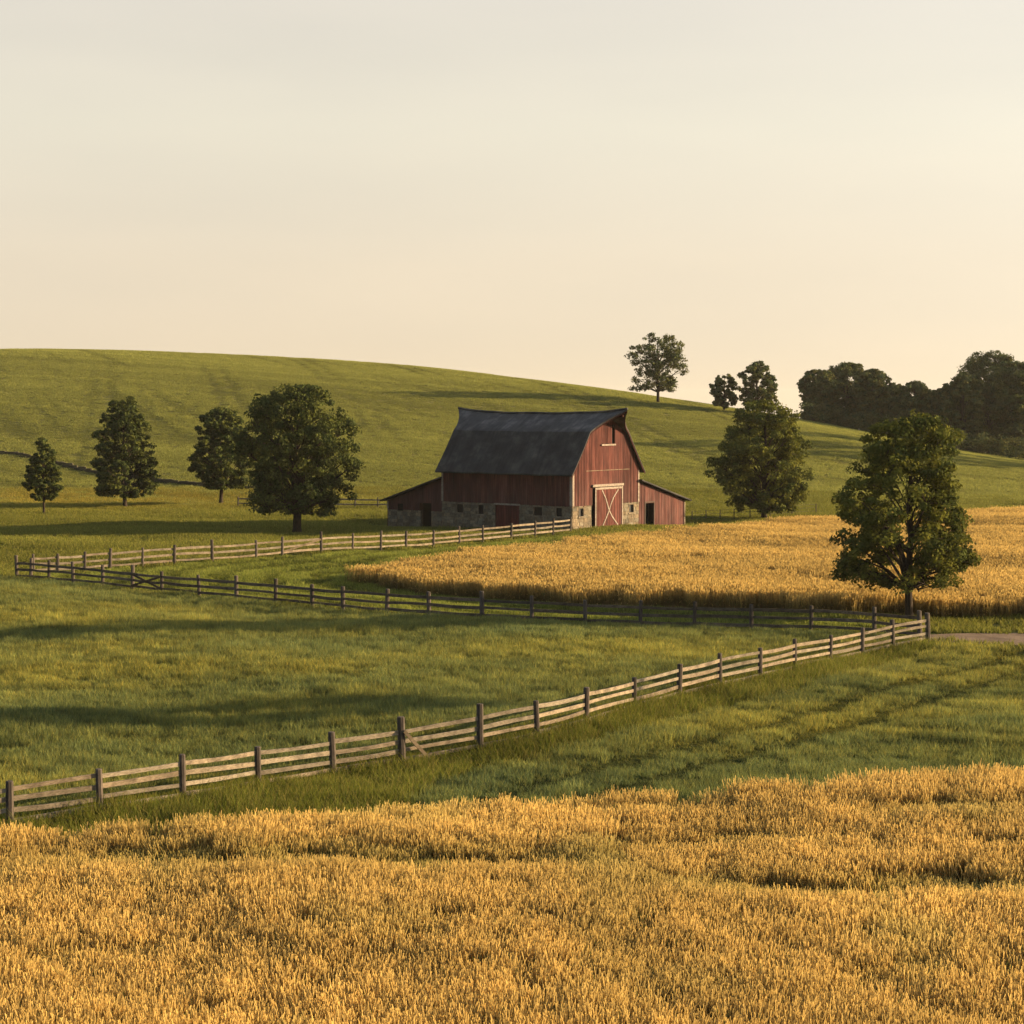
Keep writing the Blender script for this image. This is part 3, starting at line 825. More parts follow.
# openings
side_wins = [(-13.6, -12.7, 1.2, 2.1), (-11.0, -10.2, 1.15, 2.1), (-4.4, -3.3, 1.25, 2.15), (-1.85, -1.05, 1.25, 2.15)]
side_door = (-8.9, -6.05, -0.3, 2.3)
gab_wins = [(0.95, 1.75, 1.25, 2.1), (9.0, 9.85, 1.25, 2.1)]
gab_door = (3.0, 7.85, -0.3, 4.05)
st_mb = MB()
stones(st_mb, 'S', -BL, 0.0, Z0, H_ST, side_wins + [side_door])
st_mb.build('stone_base', M['stone'], barn)
for u0_, u1_ in ((0.0, gab_door[0] - 0.02), (gab_door[1] + 0.02, BW)):
    st2 = MB(); stones(st2, 'G', u0_, u1_, Z0, H_ST, gab_wins); st2.build('stone_base', M['stone'], barn)
wl = MB(); boards(wl, 'S', -BL, 0.0, H_ST, lambda u_: H_EV + 0.12, [side_door], d=0.03)
put(wl, 'S', -BL, 0, H_ST + 0.1, H_EV, -0.3, -0.06)
wl.build('side_wall', M['boards'], barn)
loft = (4.55, 6.55, 7.85, 9.6)
gw = MB(); boards(gw, 'G', 0.0, BW, H_ST, lambda u_: gable_h(u_) - 0.05, [gab_door, loft], d=0.03)
gw.build('gable_wall', M['boards'], barn)
# far gable and back wall, plain board walls seen only from a step to the side
bw_ = MB()
for i in range(40):
    a_, b_ = BW * i / 40, BW * (i + 1) / 40
    put(bw_, 'G', a_, b_, Z0, 0, -BL + 0.0, -BL + 0.1, rnd_board(), (gable_h(a_) - 0.06, gable_h(b_) - 0.06))
for i in range(60):
    a_, b_ = -BL + BL * i / 60, -BL + BL * (i + 1) / 60
    put(bw_, 'S', a_, b_, Z0, H_EV + 0.1, -BW, -BW + 0.1, rnd_board())
bw_.build('back_wall', M['boards'], barn)

# roof: gambrel with a sagging ridge, flared hood at both ends
def roof():
    mb = MB(); ns = 28; prof_n = 5
    def pt(s, side, q, up=0.0):
        """s 0..1 along the barn, side -1 near slope / +1 far slope, q 0 eave .. 1 knee .. 2 ridge"""
        if q <= 1:
            yy = -0.55 + (KN + 0.55) * q; zz = H_EV - 0.25 + (H_KN + 0.12 - H_EV + 0.25) * q
            zz -= 0.10 * math.sin(math.pi * q)            # the skirt kicks out a little
            oh = 0.42
        else:
            w = q - 1
            yy = KN + (BW / 2 - KN) * w; zz = H_KN + 0.12 + (H_RG + 0.05 - H_KN) * w
            oh = 0.42 + 1.95 * w ** 1.6
        xx = -BL - oh + (BL + 2 * oh) * s
        sag = 4 * s * (1 - s)
        zz += (0.30 * (2 * s - 1) ** 4 - 0.10 * sag) * max(0, q - 1) - 0.05 * sag * min(q, 1)
        zz += 0.025 * math.sin(s * 23 + q * 5) * (0.2 < s < 0.95)
        if side > 0: yy = BW - yy
        return (xx, yy, zz + up)
    qs = [0, 0.25, 0.5, 0.75, 1.0, 1.2, 1.4, 1.6, 1.8, 2.0]
    for side in (-1, 1):
        o = len(mb.v)
        for lay in (0.0, -0.14):
            for i in range(ns + 1):
                for q in qs:
                    mb.v.append(pt(i / ns, side, q, lay)); mb.c.append((1.25, 1.25, 1.27) if q > 1.02 else (0.72, 0.73, 0.70))  # upper slope painted lighter than the lower: its sky light is in the colour
        k = len(qs); lo = (ns + 1) * k
        def fa(a_, b_, c_, d_, flip=False):
            mb.f.append((d_, c_, b_, a_) if flip else (a_, b_, c_, d_))
        fl = side > 0
        for i in range(ns):
            for j in range(k - 1):
                a_ = o + i * k + j
                fa(a_, a_ + k, a_ + k + 1, a_ + 1, fl); fa(a_ + lo, a_ + 1 + lo, a_ + k + 1 + lo, a_ + k + lo, fl)
            a_ = o + i * k; fa(a_ + lo, a_ + k + lo, a_ + k, a_, fl)
        for j in range(k - 1):
            a_ = o + j; fa(a_, a_ + 1, a_ + 1 + lo, a_ + lo, fl)
            a_ = o + ns * k + j; fa(a_, a_ + lo, a_ + 1 + lo, a_ + 1, fl)
    r = mb.build('roof', M['roof'], barn)
    rc = MB(); pts = [pt(i / ns, -1, 2.0, 0.05) for i in range(ns + 1)]
    rc.tube(pts, [0.11] * len(pts), 6, (1, 1, 1)); rc.build('ridge_cap', M['roof'], r)
    # fascia boards under the gable verge
    fb = MB()
    for side in (-1, 1):
        pp = [pt(1.0, side, q, -0.2) for q in qs]
        for a_, b_ in zip(pp, pp[1:]): fb.beam((a_[0] - 0.05, a_[1], a_[2]), (b_[0] - 0.05, b_[1], b_[2]), 0.05, 0.16, (0.5, 0.42, 0.4))
    fb.build('fascia', M['boards'], r)
roof()

# corner boards and trim
def trim(face, u0, u1, z0, z1, d0, d1, name='corner_board'):
    mb = MB(); put(mb, face, u0, u1, z0, z1, d0, d1); mb.build(name, M['white'], barn)
trim('G', 0.0, 0.2, H_ST + 0.02, H_EV - 0.1, 0.066, 0.1)
trim('S', -0.2, 0.1, H_ST + 0.02, H_EV - 0.3, 0.066, 0.1)
trim('G', BW - 0.2, BW, H_ST + 0.02, H_EV - 0.1, 0.066, 0.1)
trim('S', -BL, -BL + 0.22, H_ST + 0.02, H_EV - 0.3, 0.066, 0.1)
mb = MB(); put(mb, 'G', 2.0, 9.0, 5.40, 5.45, 0.083, 0.115); mb.build('trim_board', M['rail'], barn)

# windows
for w in side_wins: window('S', *w, 0.0)
for w in gab_wins: window('G', *w, 0.0)

# red side door with a pale lintel
d = MB(); boards(d, 'S', side_door[0] + 0.05, side_door[1] - 0.05, -0.3, lambda u_: 2.12, off=-0.06, d=0.01, bw=0.3, tone=(1.25, 0.75, 0.75)); dr = d.build('side_door', M['boards'], barn)
d = MB(); put(d, 'S', side_door[0] - 0.1, side_door[1] + 0.15, 2.14, 2.3, -0.05, 0.1); d.build('lintel', M['white'], dr)
d = MB(); d.tube([(-6.5, -0.04, 0.9), (-6.5, -0.07, 0.9), (-6.5, -0.07, 1.15), (-6.5, -0.04, 1.15)], [0.018] * 4, 6); d.build('handle', M['wire'], dr)

# the big sliding door on the gable
d = MB(); boards(d, 'G', 3.35, 7.8, 0.05, lambda u_: 3.85, off=0.13, d=0.02, bw=0.26, tone=(1.2, 1.0, 0.95)); bd = d.build('barn_door', M['boards'], barn)
fr = MB(); o0, o1 = 0.165, 0.215
put(fr, 'G', 3.35, 3.5, 0.05, 3.85, o0, o1); put(fr, 'G', 7.65, 7.8, 0.05, 3.85, o0, o1)
put(fr, 'G', 3.5, 7.65, 0.05, 0.2, o0, o1); put(fr, 'G', 3.5, 7.65, 3.66, 3.85, o0, o1)
fr.build('door_frame', M['white'], bd)
def brace(pts, dep):
    mb = MB()
    for a_, b_ in zip(pts, pts[1:]): mb.beam((dep, a_[0], a_[1]), (dep, b_[0], b_[1]), 0.13, 0.045, up=(1, 0, 0))
    mb.build('cross_brace', M['white'], bd)
brace([(4.45, 3.58), (5.0, 2.85), (5.32, 2.2), (5.55, 1.7), (6.1, 1.05), (7.0, 0.27)], 0.19)
brace([(7.05, 3.58), (6.3, 2.9), (5.85, 2.25), (5.5, 1.6), (5.1, 1.0), (4.55, 0.27)], 0.198)
rl = MB(); put(rl, 'G', 2.95, 7.9, 3.92, 4.14, 0.07, 0.25); rl.build('door_track', M['white'], barn)
dk = MB(); put(dk, 'G', 3.0, 7.85, -0.3, 4.05, -0.5, -0.06); dk.build('door_dark_panel', M['dark'], barn)
dk = MB(); put(dk, 'S', side_door[0], side_door[1], -0.3, 2.3, -0.6, -0.15); dk.build('door_dark_panel', M['dark'], barn)

# hay loft door
d = MB(); boards(d, 'G', loft[0] + 0.03, loft[1] - 0.28, loft[2] + 0.02, lambda u_: loft[3] - 0.03, off=-0.02, d=0.015, bw=0.24, tone=(0.95, 0.95, 0.95)); ld = d.build('loft_door', M['boards'], barn)
d = MB(); put(d, 'G', loft[0] - 0.15, loft[1] + 0.1, loft[2] - 0.16, loft[2] - 0.01, 0.07, 0.2); d.build('sill', M['white'], ld)
d = MB(); put(d, 'G', loft[0] - 0.02, loft[1] + 0.02, loft[2], loft[3], -0.4, -0.1); d.build('loft_dark_panel', M['dark'], barn)
d = MB(); d.beam((0.0, BW / 2, 10.35), (1.9, BW / 2, 10.45), 0.16, 0.2, (0.4, 0.35, 0.35)); d.build('hay_beam', M['boards'], barn)

# lean-to on the right (behind the gable corner) and on the left end
def lean_right():
    r = empty('lean_to', parent=barn); tag(r, 'lean-to with pale red boards on the sunlit gable side')
    LW = 8.1; f = lambda u_: 4.2 - 2.12 * (u_ - BW) / LW
    dr_ = (BW + 1.15, BW + 2.6, -0.5, 2.05)
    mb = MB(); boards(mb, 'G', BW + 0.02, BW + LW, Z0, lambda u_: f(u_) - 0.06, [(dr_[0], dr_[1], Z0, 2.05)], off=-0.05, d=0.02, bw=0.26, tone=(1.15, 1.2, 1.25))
    n = 40
    for i in range(n):
        a_, b_ = -BL + BL * i / n, -BL + BL * (i + 1) / n
        put(mb, 'S', a_, b_, Z0, 2.05, -(BW + LW) + 0.0, -(BW + LW) + 0.08, rnd_board())
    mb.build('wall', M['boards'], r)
    mb = MB(); t = 0.13
    y0, y1 = BW - 0.05, BW + LW + 0.55
    for x0, x1 in ((-BL - 0.3, 0.45),):
        mb.hexa([(x0, y0, f(y0) + 0.05), (x1, y0, f(y0) + 0.05), (x1, y1, f(y1) + 0.05), (x0, y1, f(y1) + 0.05),
                 (x0, y0, f(y0) + 0.05 + t), (x1, y0, f(y0) + 0.05 + t), (x1, y1, f(y1) + 0.05 + t), (x0, y1, f(y1) + 0.05 + t)], (0.8, 0.8, 0.8))
    mb.build('roof', M['roof'], r)
    mb = MB(); put(mb, 'G', dr_[0] - 0.5, dr_[1] + 0.5, Z0, 2.4, -1.2, -1.0); mb.build('doorway_dark_panel', M['dark'], r)  # black panel painted for the dark inside
    mb = MB(); put(mb, 'G', BW + LW - 0.14, BW + LW + 0.04, Z0, 2.0, 0.012, 0.04); mb.build('corner_board', M['rail'], r)
    mb = MB(); put(mb, 'G', dr_[0] - 0.1, dr_[0], Z0, 2.1, 0.014, 0.04); put(mb, 'G', dr_[1], dr_[1] + 0.1, Z0, 2.1, 0.014, 0.04)
    put(mb, 'G', dr_[0] - 0.1, dr_[1] + 0.1, 2.102, 2.2, 0.014, 0.04); mb.build('door_frame', M['post'], r)
def lean_left():
    r = empty('lean_to', parent=barn); tag(r, 'shaded lean-to with dark doorway on the far left end')
    LW = 7.0; f = lambda u_: 4.4 - 2.25 * (-BL - u_) / LW
    dr_ = (-BL - 2.75, -BL - 1.4, -0.6, 2.0); wn = (-BL - 5.75, -BL - 5.05, 1.15, 1.85)
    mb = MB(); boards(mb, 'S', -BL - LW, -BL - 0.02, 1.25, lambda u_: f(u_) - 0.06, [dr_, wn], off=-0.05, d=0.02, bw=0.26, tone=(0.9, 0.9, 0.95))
    n = 30
    for i in range(n):
        a_, b_ = BW * i / n, BW * (i + 1) / n
        put(mb, 'G', a_, b_, Z0, 2.1, -BL - LW, -BL - LW + 0.08, rnd_board())
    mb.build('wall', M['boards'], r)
    mb = MB(); stones(mb, 'S', -BL - LW, -BL - 0.02, Z0, 1.25, [(dr_[0], dr_[1], Z0, 2.0), wn], off=-0.06); mb.build('stone_base', M['stone'], r)
    mb = MB(); t = 0.13; x0, x1 = -BL - LW - 0.6, -BL + 0.05
    y0, y1 = -0.45, BW + 0.3
    mb.hexa([(x0, y0, f(x0) + 0.05), (x1, y0, f(x1) + 0.05), (x1, y1, f(x1) + 0.05), (x0, y1, f(x0) + 0.05),
             (x0, y0, f(x0) + 0.05 + t), (x1, y0, f(x1) + 0.05 + t), (x1, y1, f(x1) + 0.05 + t), (x0, y1, f(x0) + 0.05 + t)], (0.8, 0.8, 0.8))
    mb.build('roof', M['roof'], r)
    mb = MB(); put(mb, 'S', dr_[0] - 0.5, dr_[1] + 0.5, Z0, 2.4, -1.2, -1.0); mb.build('doorway_dark_panel', M['dark'], r)  # black panel again, in place of an unlit room
    mb = MB(); put(mb, 'S', wn[0], wn[1], wn[2], wn[3], -0.3, -0.12); mb.build('window_dark_panel', M['dark'], r)
    mb = MB(); put(mb, 'S', -BL - LW, -BL - LW + 0.16, 1.3, 2.05, 0.015, 0.045); mb.build('corner_board', M['white'], r)
lean_right(); lean_left()

# ------------------------------------------------------------------ fences
def fence(name, label, pts, heights, post_h, post_r, rail_h, rail_t, braces=(), tall=(), group='weathered rail fences', wood='rail'):
    root = empty(name, pts[0])
    tag(root, label, 'fence', group)
    o = np.array(pts[0])
    R_ = random.Random(len(pts) * 31 + int(pts[0][1]))
    tops = []
    for i, p_ in enumerate(pts):
        q = p_ - o; h = post_h * R_.uniform(0.94, 1.06) * (1.12 if i in tall else 1.0); r = post_r * R_.uniform(0.9, 1.12) * (1.15 if i in tall else 1)
        lx, ly = R_.uniform(-0.06, 0.06), R_.uniform(-0.05, 0.05)
        mb = MB(); v = R_.uniform(0.75, 1.25)
        mb.tube([(q[0], q[1], q[2] - 0.3), (q[0] + lx * 0.3, q[1] + ly * 0.3, q[2] + h * 0.4), (q[0] + lx, q[1] + ly, q[2] + h - 0.03), (q[0] + lx, q[1] + ly, q[2] + h)],
                [r * 1.05, r, r * 0.97, r * 0.82], 8, (v, v, v))
        mb.build('post', M['post'], root)
    for i in range(len(pts) - 1):
        a_, b_ = pts[i] - o, pts[i + 1] - o
        L_ = np.linalg.norm(b_ - a_)
        for hh in heights:
            ja, jb = R_.uniform(-0.035, 0.035), R_.uniform(-0.035, 0.035); sag = R_.uniform(-0.03, 0.045); v = R_.uniform(0.72, 1.2)
            warm = R_.uniform(-0.05, 0.05)
            cl = (v * (1 + warm), v, v * (1 - warm))
            mb = MB(); k = 5; prev = None; rh = rail_h * R_.uniform(0.85, 1.12)
            d_ = (b_ - a_) / L_; sx = np.array((d_[1], -d_[0], 0)) * rail_t / 2
            vs = []
            for j in range(k + 1):
                s = j / k
                c = a_ * (1 - s) + b_ * s + np.array((0, 0, hh + ja * (1 - s) + jb * s - sag * 4 * s * (1 - s)))
                e_ = rh / 2 * (1 + R_.uniform(-0.08, 0.08))
                vs += [c - sx - (0, 0, e_), c + sx - (0, 0, e_), c + sx + (0, 0, e_), c - sx + (0, 0, e_)]
            fs = [(0, 1, 2, 3), (4 * k + 3, 4 * k + 2, 4 * k + 1, 4 * k)]
            for j in range(k):
                for w in range(4):
                    fs.append((4 * j + w, 4 * (j + 1) + w, 4 * (j + 1) + (w + 1) % 4, 4 * j + (w + 1) % 4))
            mb.add(vs, fs, cl)
            mb.build('rail', M[wood], root)
    for (i, za, fr_, zb, sh) in braces:
        a_, b_ = pts[i] - o, pts[i + 1] - o
        d_ = (b_ - a_) / np.linalg.norm(b_ - a_); sx = np.array((d_[1], -d_[0], 0)) * sh
        mb = MB(); A = a_ + sx + (0, 0, za); B = a_ * (1 - fr_) + b_ * fr_ + sx + (0, 0, zb)
        mb.beam(A, B, rail_t, rail_h * 0.85, (0.7, 0.66, 0.6)); mb.build('brace', M[wood], root)
    return root
fence('rail_fence', 'pale sunlit four-rail fence climbing from lower left to the road corner', nf, (0.22, 0.52, 0.83, 1.14), 1.42, 0.105, 0.135, 0.05,
      braces=[(6, 1.2, 0.36, -0.05, 0.17)], tall=(6, 7, 18))
fence('rail_fence', 'dark three-rail fence in shadow along the near edge of the grass lane', ff, (0.28, 0.68, 1.08), 1.42, 0.11, 0.155, 0.05, wood='shaded_rail',
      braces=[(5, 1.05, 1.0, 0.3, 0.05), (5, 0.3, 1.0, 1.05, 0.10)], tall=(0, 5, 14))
fence('rail_fence', 'pale three-rail fence running along the lane up to the barn corner', bf, (0.35, 0.76, 1.17), 1.5, 0.10, 0.15, 0.05,
      braces=[(8, 0.4, 1.0, 1.15, 0.06)], tall=(6, 9))
sb = [P(x_, y_) for x_, y_ in [(238, 507), (262, 507), (285, 507.2), (309, 507.4), (332, 507.8), (355, 508.2), (378, 508.6), (399, 509)]]
fence('rail_fence', 'low two-rail fence on the slope between the largest tree and the left lean-to', sb, (0.45, 0.95), 1.2, 0.08, 0.16, 0.05)
wf = [P(x_, y_) for x_, y_ in [(692, 522.5), (706, 521.5), (720, 520.8), (734, 520), (750, 519), (770, 517.6), (792, 516), (816, 514.6)]]
def wire_fence():
    root = empty('wire_fence', wf[0]); tag(root, 'thin wire fence with small posts behind the wheat beside the right lean-to', 'fence')
    o = wf[0]
    for p_ in wf:
        mb = MB(); q = p_ - o; mb.tube([q - (0, 0, 0.2), q + (0, 0, 1.15)], [0.06, 0.05], 6); mb.build('post', M['post'], root)
    for hh in (0.4, 0.75, 1.08):
        mb = MB(); mb.tube([q - o + (0, 0, hh) for q in wf], [0.012] * len(wf), 4); mb.build('wire', M['wire'], root)
wire_fence()

# the low dry-stone wall across the hill on the left
def stone_wall():
    pts = np.array([P(*q) for q in [(-60, 446), (-20, 451), (20, 456), (60, 465), (100, 474), (150, 481), (200, 486), (250, 490)]])
    root = MB(); r = random.Random(5); o = pts[0]
    s_all = np.linspace(0, len(pts) - 1, 150)
    for s in s_all:
        k = np.arange(len(pts)); x_ = np.interp(s, k, pts[:, 0]); y_ = np.interp(s, k, pts[:, 1])
        for lev in range(1 + (r.random() < 0.45)):
            for _ in range(2):
                xx, yy = x_ + r.uniform(-.3, .3), y_ + r.uniform(-.25, .25); z = float(hgt(xx, yy)) + lev * 0.22 - 0.05
                w, dd_, hh = r.uniform(.3, .55), r.uniform(.2, .35), r.uniform(.2, .32)
                v = r.uniform(0.7, 1.2)
                root.box(xx - w - o[0], xx + w - o[0], yy - dd_ - o[1], yy + dd_ - o[1], z - o[2], z + hh - o[2], (v, v, v))
    w = root.build('field_wall', M['dry_stone']); w.location = o
    tag(w, 'low dark dry-stone field wall crossing the foot of the hill at left', 'wall')
stone_wall()

# ------------------------------------------------------------------ trees
def tree(name, label, base_px, prof, top, trunk_r, leaf, nb, nc, nl, seed, group, depth=None, cols=None, bare=0.16, gap=0.0, lean=0.0, fuzz=0.0):
    """prof: [(row, left, right)] crown outline in pixels from the trunk; base_px (column,row) where the trunk meets the ground"""
    R = np.random.default_rng(seed); rr = random.Random(seed)
    b = P(*base_px) if depth is None else at_depth(base_px[0], depth)
    s = F / (b[1] * CP + (CAMZ - b[2]) * SP)           # pixels per metre there
    base_row = project(b[0], b[1], b[2])[1]
    H = (base_row - top) / s
    hz = np.array([(base_row - q[0]) / s for q in prof])[::-1]; RL = np.array([q[1] / s for q in prof])[::-1]; RR = np.array([q[2] / s for q in prof])[::-1]
    h0 = hz[0]
    def rad(h, ph):
        k = (1 + np.cos(ph)) / 2
        return np.interp(h, hz, RR, left=0, right=0) * k + np.interp(h, hz, RL, left=0, right=0) * (1 - k)
    hs_ = np.linspace(h0, hz[-1], 200); wgt = (np.interp(hs_, hz, RL) + np.interp(hs_, hz, RR)) + 0.02 * H
    cdf = np.cumsum(wgt); cdf /= cdf[-1]
    Rm = max(RL.max(), RR.max())
    # boughs on a shell of the outline, clumps in each bough, leaves in each clump
    bh = np.interp((np.arange(nb) + R.uniform(0, 1, nb)) / nb, cdf, hs_); bph = (np.arange(nb) * 2.39996 + R.normal(0, 0.35, nb))
    rb = 0.27 * Rm * R.uniform(0.7, 1.25, nb)
    br = np.maximum(rad(bh, bph) - rb * 0.38, 0.0) * np.sqrt(R.uniform(0.22, 1.0, nb)); 
    bp = np.stack([br * np.cos(bph), br * np.sin(bph), bh], 1)
    ci = np.repeat(np.arange(nb), nc)
    dv = R.normal(0, 1, (nb * nc, 3)); dv /= np.linalg.norm(dv, axis=1)[:, None]; dv[:, 2] = dv[:, 2] * 0.75
    cp = bp[ci] + dv * (rb[ci] * R.uniform(0.45, 1.0, nb * nc) ** 0.6)[:, None]
    cr = 0.10 * Rm * R.uniform(0.7, 1.4, nb * nc)
    ph = np.arctan2(cp[:, 1], cp[:, 0]); rc = np.hypot(cp[:, 0], cp[:, 1])
    keep = (rc < rad(cp[:, 2], ph) * 1.02) & (cp[:, 2] < H * 0.995)
    if gap > 0: keep &= (np.sin(cp[:, 0] * 5.1 / Rm * 2 + seed) * np.sin(cp[:, 2] * 6.3 / Rm * 2) * np.sin(cp[:, 1] * 4.7 / Rm * 2 + 2) > -gap)
    cp, cr = cp[keep], cr[keep]
    li = np.repeat(np.arange(len(cp)), nl)
    n = len(li)
    dv = R.normal(0, 1, (n, 3)); dv /= np.linalg.norm(dv, axis=1)[:, None]; dv[:, 2] *= 0.62
    lp = cp[li] + dv * (cr[li] * R.uniform(0, 1, n) ** (0.32 + fuzz))[:, None] * (1.12 + 1.2 * fuzz)
    ph = np.arctan2(lp[:, 1], lp[:, 0]); rc = np.hypot(lp[:, 0], lp[:, 1])
    k = (rc < rad(lp[:, 2], ph) * (1.08 + fuzz * np.abs(R.normal(0, 1, n))) + 0.15) & (lp[:, 2] > h0 * 0.9)
    lp, li = lp[k], li[k]; n = len(lp)
    nrm = R.normal(0, 0.55, (n, 3)) + np.array((0, 0, 0.25)) + dv[k] * 1.0
    nrm /= np.linalg.norm(nrm, axis=1)[:, None]
    u = np.cross(nrm, R.normal(0, 1, (n, 3))); u /= np.linalg.norm(u, axis=1)[:, None]; v = np.cross(nrm, u)
    sz = leaf * R.uniform(0.65, 1.35, n)[:, None]
    drp = np.array((0, 0, 1.0)) * sz * 0.12
    vs = np.stack([lp - u * sz * 0.6 - drp, lp - v * sz * 0.36, lp + u * sz * 0.6 - drp, lp + v * sz * 0.36], 1).reshape(-1, 3)
    qs = np.arange(n * 4).reshape(n, 4)
    base_c = np.array(cols if cols is not None else [(0.096, 0.102, 0.022), (0.124, 0.122, 0.022), (0.074, 0.085, 0.022)])
    cc = base_c[R.integers(0, len(base_c), len(cp))] * R.uniform(0.75, 1.3, (len(cp), 1))
    lc = cc[li] * R.uniform(0.75, 1.25, (n, 1))
    root = empty(name, b); tag(root, label, 'tree', group)
    link('crown', np_mesh('crown', vs, qs, (M['leaf'],), np.repeat(lc, 4, 0)), root)
    mb = MB()
    wob = [(rr.uniform(-1, 1) * trunk_r * 0.5, rr.uniform(-1, 1) * trunk_r * 0.5) for _ in range(7)]
    tp = [(0, 0, -0.4), (0, 0, 0.02), (0, 0, H * 0.04)] + [(wob[i][0] + lean * H * (0.1 + i * .14), wob[i][1], H * (0.15 + 0.125 * i)) for i in range(7)]
    tr_ = [trunk_r * q for q in (1.6, 1.45, 1.1, 1.0, 0.9, 0.78, 0.62, 0.46, 0.3, 0.12)]
    mb.tube(tp, tr_, 10)
    tz = [q[2] for q in tp]
    def trunk_at(z): return np.array([np.interp(z, tz, [q[i] for q in tp]) for i in range(3)]), float(np.interp(z, tz, tr_))
    for i in range(nb):
        e_ = bp[i]; zs = min(max(h0 * 0.85 + 0.02 * H, e_[2] - 0.75 * br[i] - 0.05 * H), 0.85 * H)
        zs = min(zs, e_[2])
        a_, ra = trunk_at(zs)
        m1 = a_ * 0.55 + e_ * 0.45 + np.array((rr.uniform(-.05, .05) * H * .5, rr.uniform(-.05, .05) * H * .5, 0.03 * H))
        r1 = ra * rr.uniform(0.35, 0.55)
        mb.tube([a_, m1, e_], [r1, r1 * 0.65, r1 * 0.25], 6)
        # twigs out to the clumps
        mine = np.where(np.linalg.norm(cp - e_, axis=1) < rb[i] * 1.05)[0][:5]
        for j in mine:
            mb.tube([m1 * 0.4 + e_ * 0.6, cp[j]], [r1 * 0.35, r1 * 0.12], 4, cap=False)
    mb.build('trunk', M['bark'], root, smooth=True)
    return root

DK = [(0.068, 0.080, 0.022), (0.085, 0.092, 0.022), (0.056, 0.070, 0.022)]
FAR = [(0.085, 0.10, 0.035), (0.11, 0.115, 0.035), (0.07, 0.088, 0.035), (0.10, 0.095, 0.03)]
tree('broadleaf_tree', 'bushy tree standing at the road corner in front of the wheat', (909, 619),
     [(413, 4, 14), (419, 22, 35), (433, 45, 47), (451, 51, 52), (466, 58, 43), (484, 72, 44), (501, 79, 47), (522, 83, 62), (537, 78, 62), (552, 66, 58), (563, 76, 72), (575, 76, 64), (585, 56, 54), (591, 28, 25)],
     412, 0.20, 0.17, 58, 11, 80, 3, 'lone trees on the farm', gap=0.35)
tree('broadleaf_tree', 'tall tree with ragged lower boughs just right of the barn', (764, 519),
     [(400, 3, 14), (404, 23, 29), (416, 31, 35), (431, 37, 38), (442, 54, 43), (461, 59, 39), (474, 56, 49), (489, 51, 48), (496, 38, 38), (510, 30, 34), (515, 8, 10)],
     399, 0.26, 0.24, 54, 12, 75, 4, 'lone trees on the farm', gap=0.35)
tree('broadleaf_tree', 'largest round-crowned tree standing left of the barn', (297, 534),
     [(383, 6, 10), (391, 36, 34), (405, 42, 46), (417, 57, 52), (440, 64, 69), (458, 64, 67), (475, 60, 60), (482, 54, 52), (497, 59, 60), (509, 49, 53), (515, 30, 34)],
     382, 0.36, 0.24, 60, 11, 70, 5, 'lone trees on the farm', cols=DK, gap=0.45)
tree('broadleaf_tree', 'slim oval tree half behind the largest tree', (221, 504.5),
     [(407, 4, 6), (411, 14, 14), (420, 21, 24), (440, 28, 28), (465, 31, 32), (480, 27, 30), (489, 12, 22)],
     406, 0.2, 0.24, 48, 12, 60, 6, 'lone trees on the farm', cols=DK, gap=0.5)
tree('broadleaf_tree', 'tall tapering tree second from the left edge', (125, 507.5),
     [(396, 3, 5), (400, 10, 14), (410, 18, 20), (430, 27, 25), (450, 33, 30), (470, 33, 34), (485, 30, 33), (494, 27, 28), (498, 8, 8)],
     395, 0.2, 0.24, 54, 12, 60, 7, 'lone trees on the farm', cols=DK, gap=0.5)
tree('conical_tree', 'smallest conical young tree nearest the left edge', (44, 514),
     [(432, 1, 1), (440, 5, 5), (447, 8, 8), (460, 13, 15), (475, 19, 21), (485, 21, 20), (497, 16, 16), (501, 5, 5)],
     431, 0.11, 0.2, 40, 11, 55, 8, 'lone trees on the farm', cols=DK, gap=0.6)
tree('broadleaf_tree', 'airy round tree alone on the skyline of the hill', (658, 403),
     [(332, 4, 6), (338, 15, 18), (345, 24, 27), (353, 31, 30), (367, 30, 28), (374, 24, 28), (380, 26, 21), (388, 29, 24), (392, 16, 12)],
     331, 0.26, 0.30, 40, 10, 40, 9, 'trees on the hill skyline', cols=FAR, gap=0.42, fuzz=0.15)
tree('broadleaf_tree', 'small dark tree left of a twin on the skyline', (724, 411),
     [(373, 2, 3), (378, 9, 9), (388, 15, 14), (398, 15, 15), (405, 12, 13), (408, 4, 4)],
     372, 0.2, 0.3, 34, 10, 46, 10, 'trees on the hill skyline', cols=FAR, gap=0.5, fuzz=0.15)
tree('broadleaf_tree', 'taller tree of a pair on the skyline above the tree right of the barn', (757, 416),
     [(361, 3, 4), (366, 12, 11), (376, 19, 17), (388, 21, 21), (400, 20, 20), (408, 15, 14), (411, 4, 4)],
     360, 0.24, 0.3, 38, 10, 50, 11, 'trees on the hill skyline', cols=FAR, gap=0.5, fuzz=0.15)

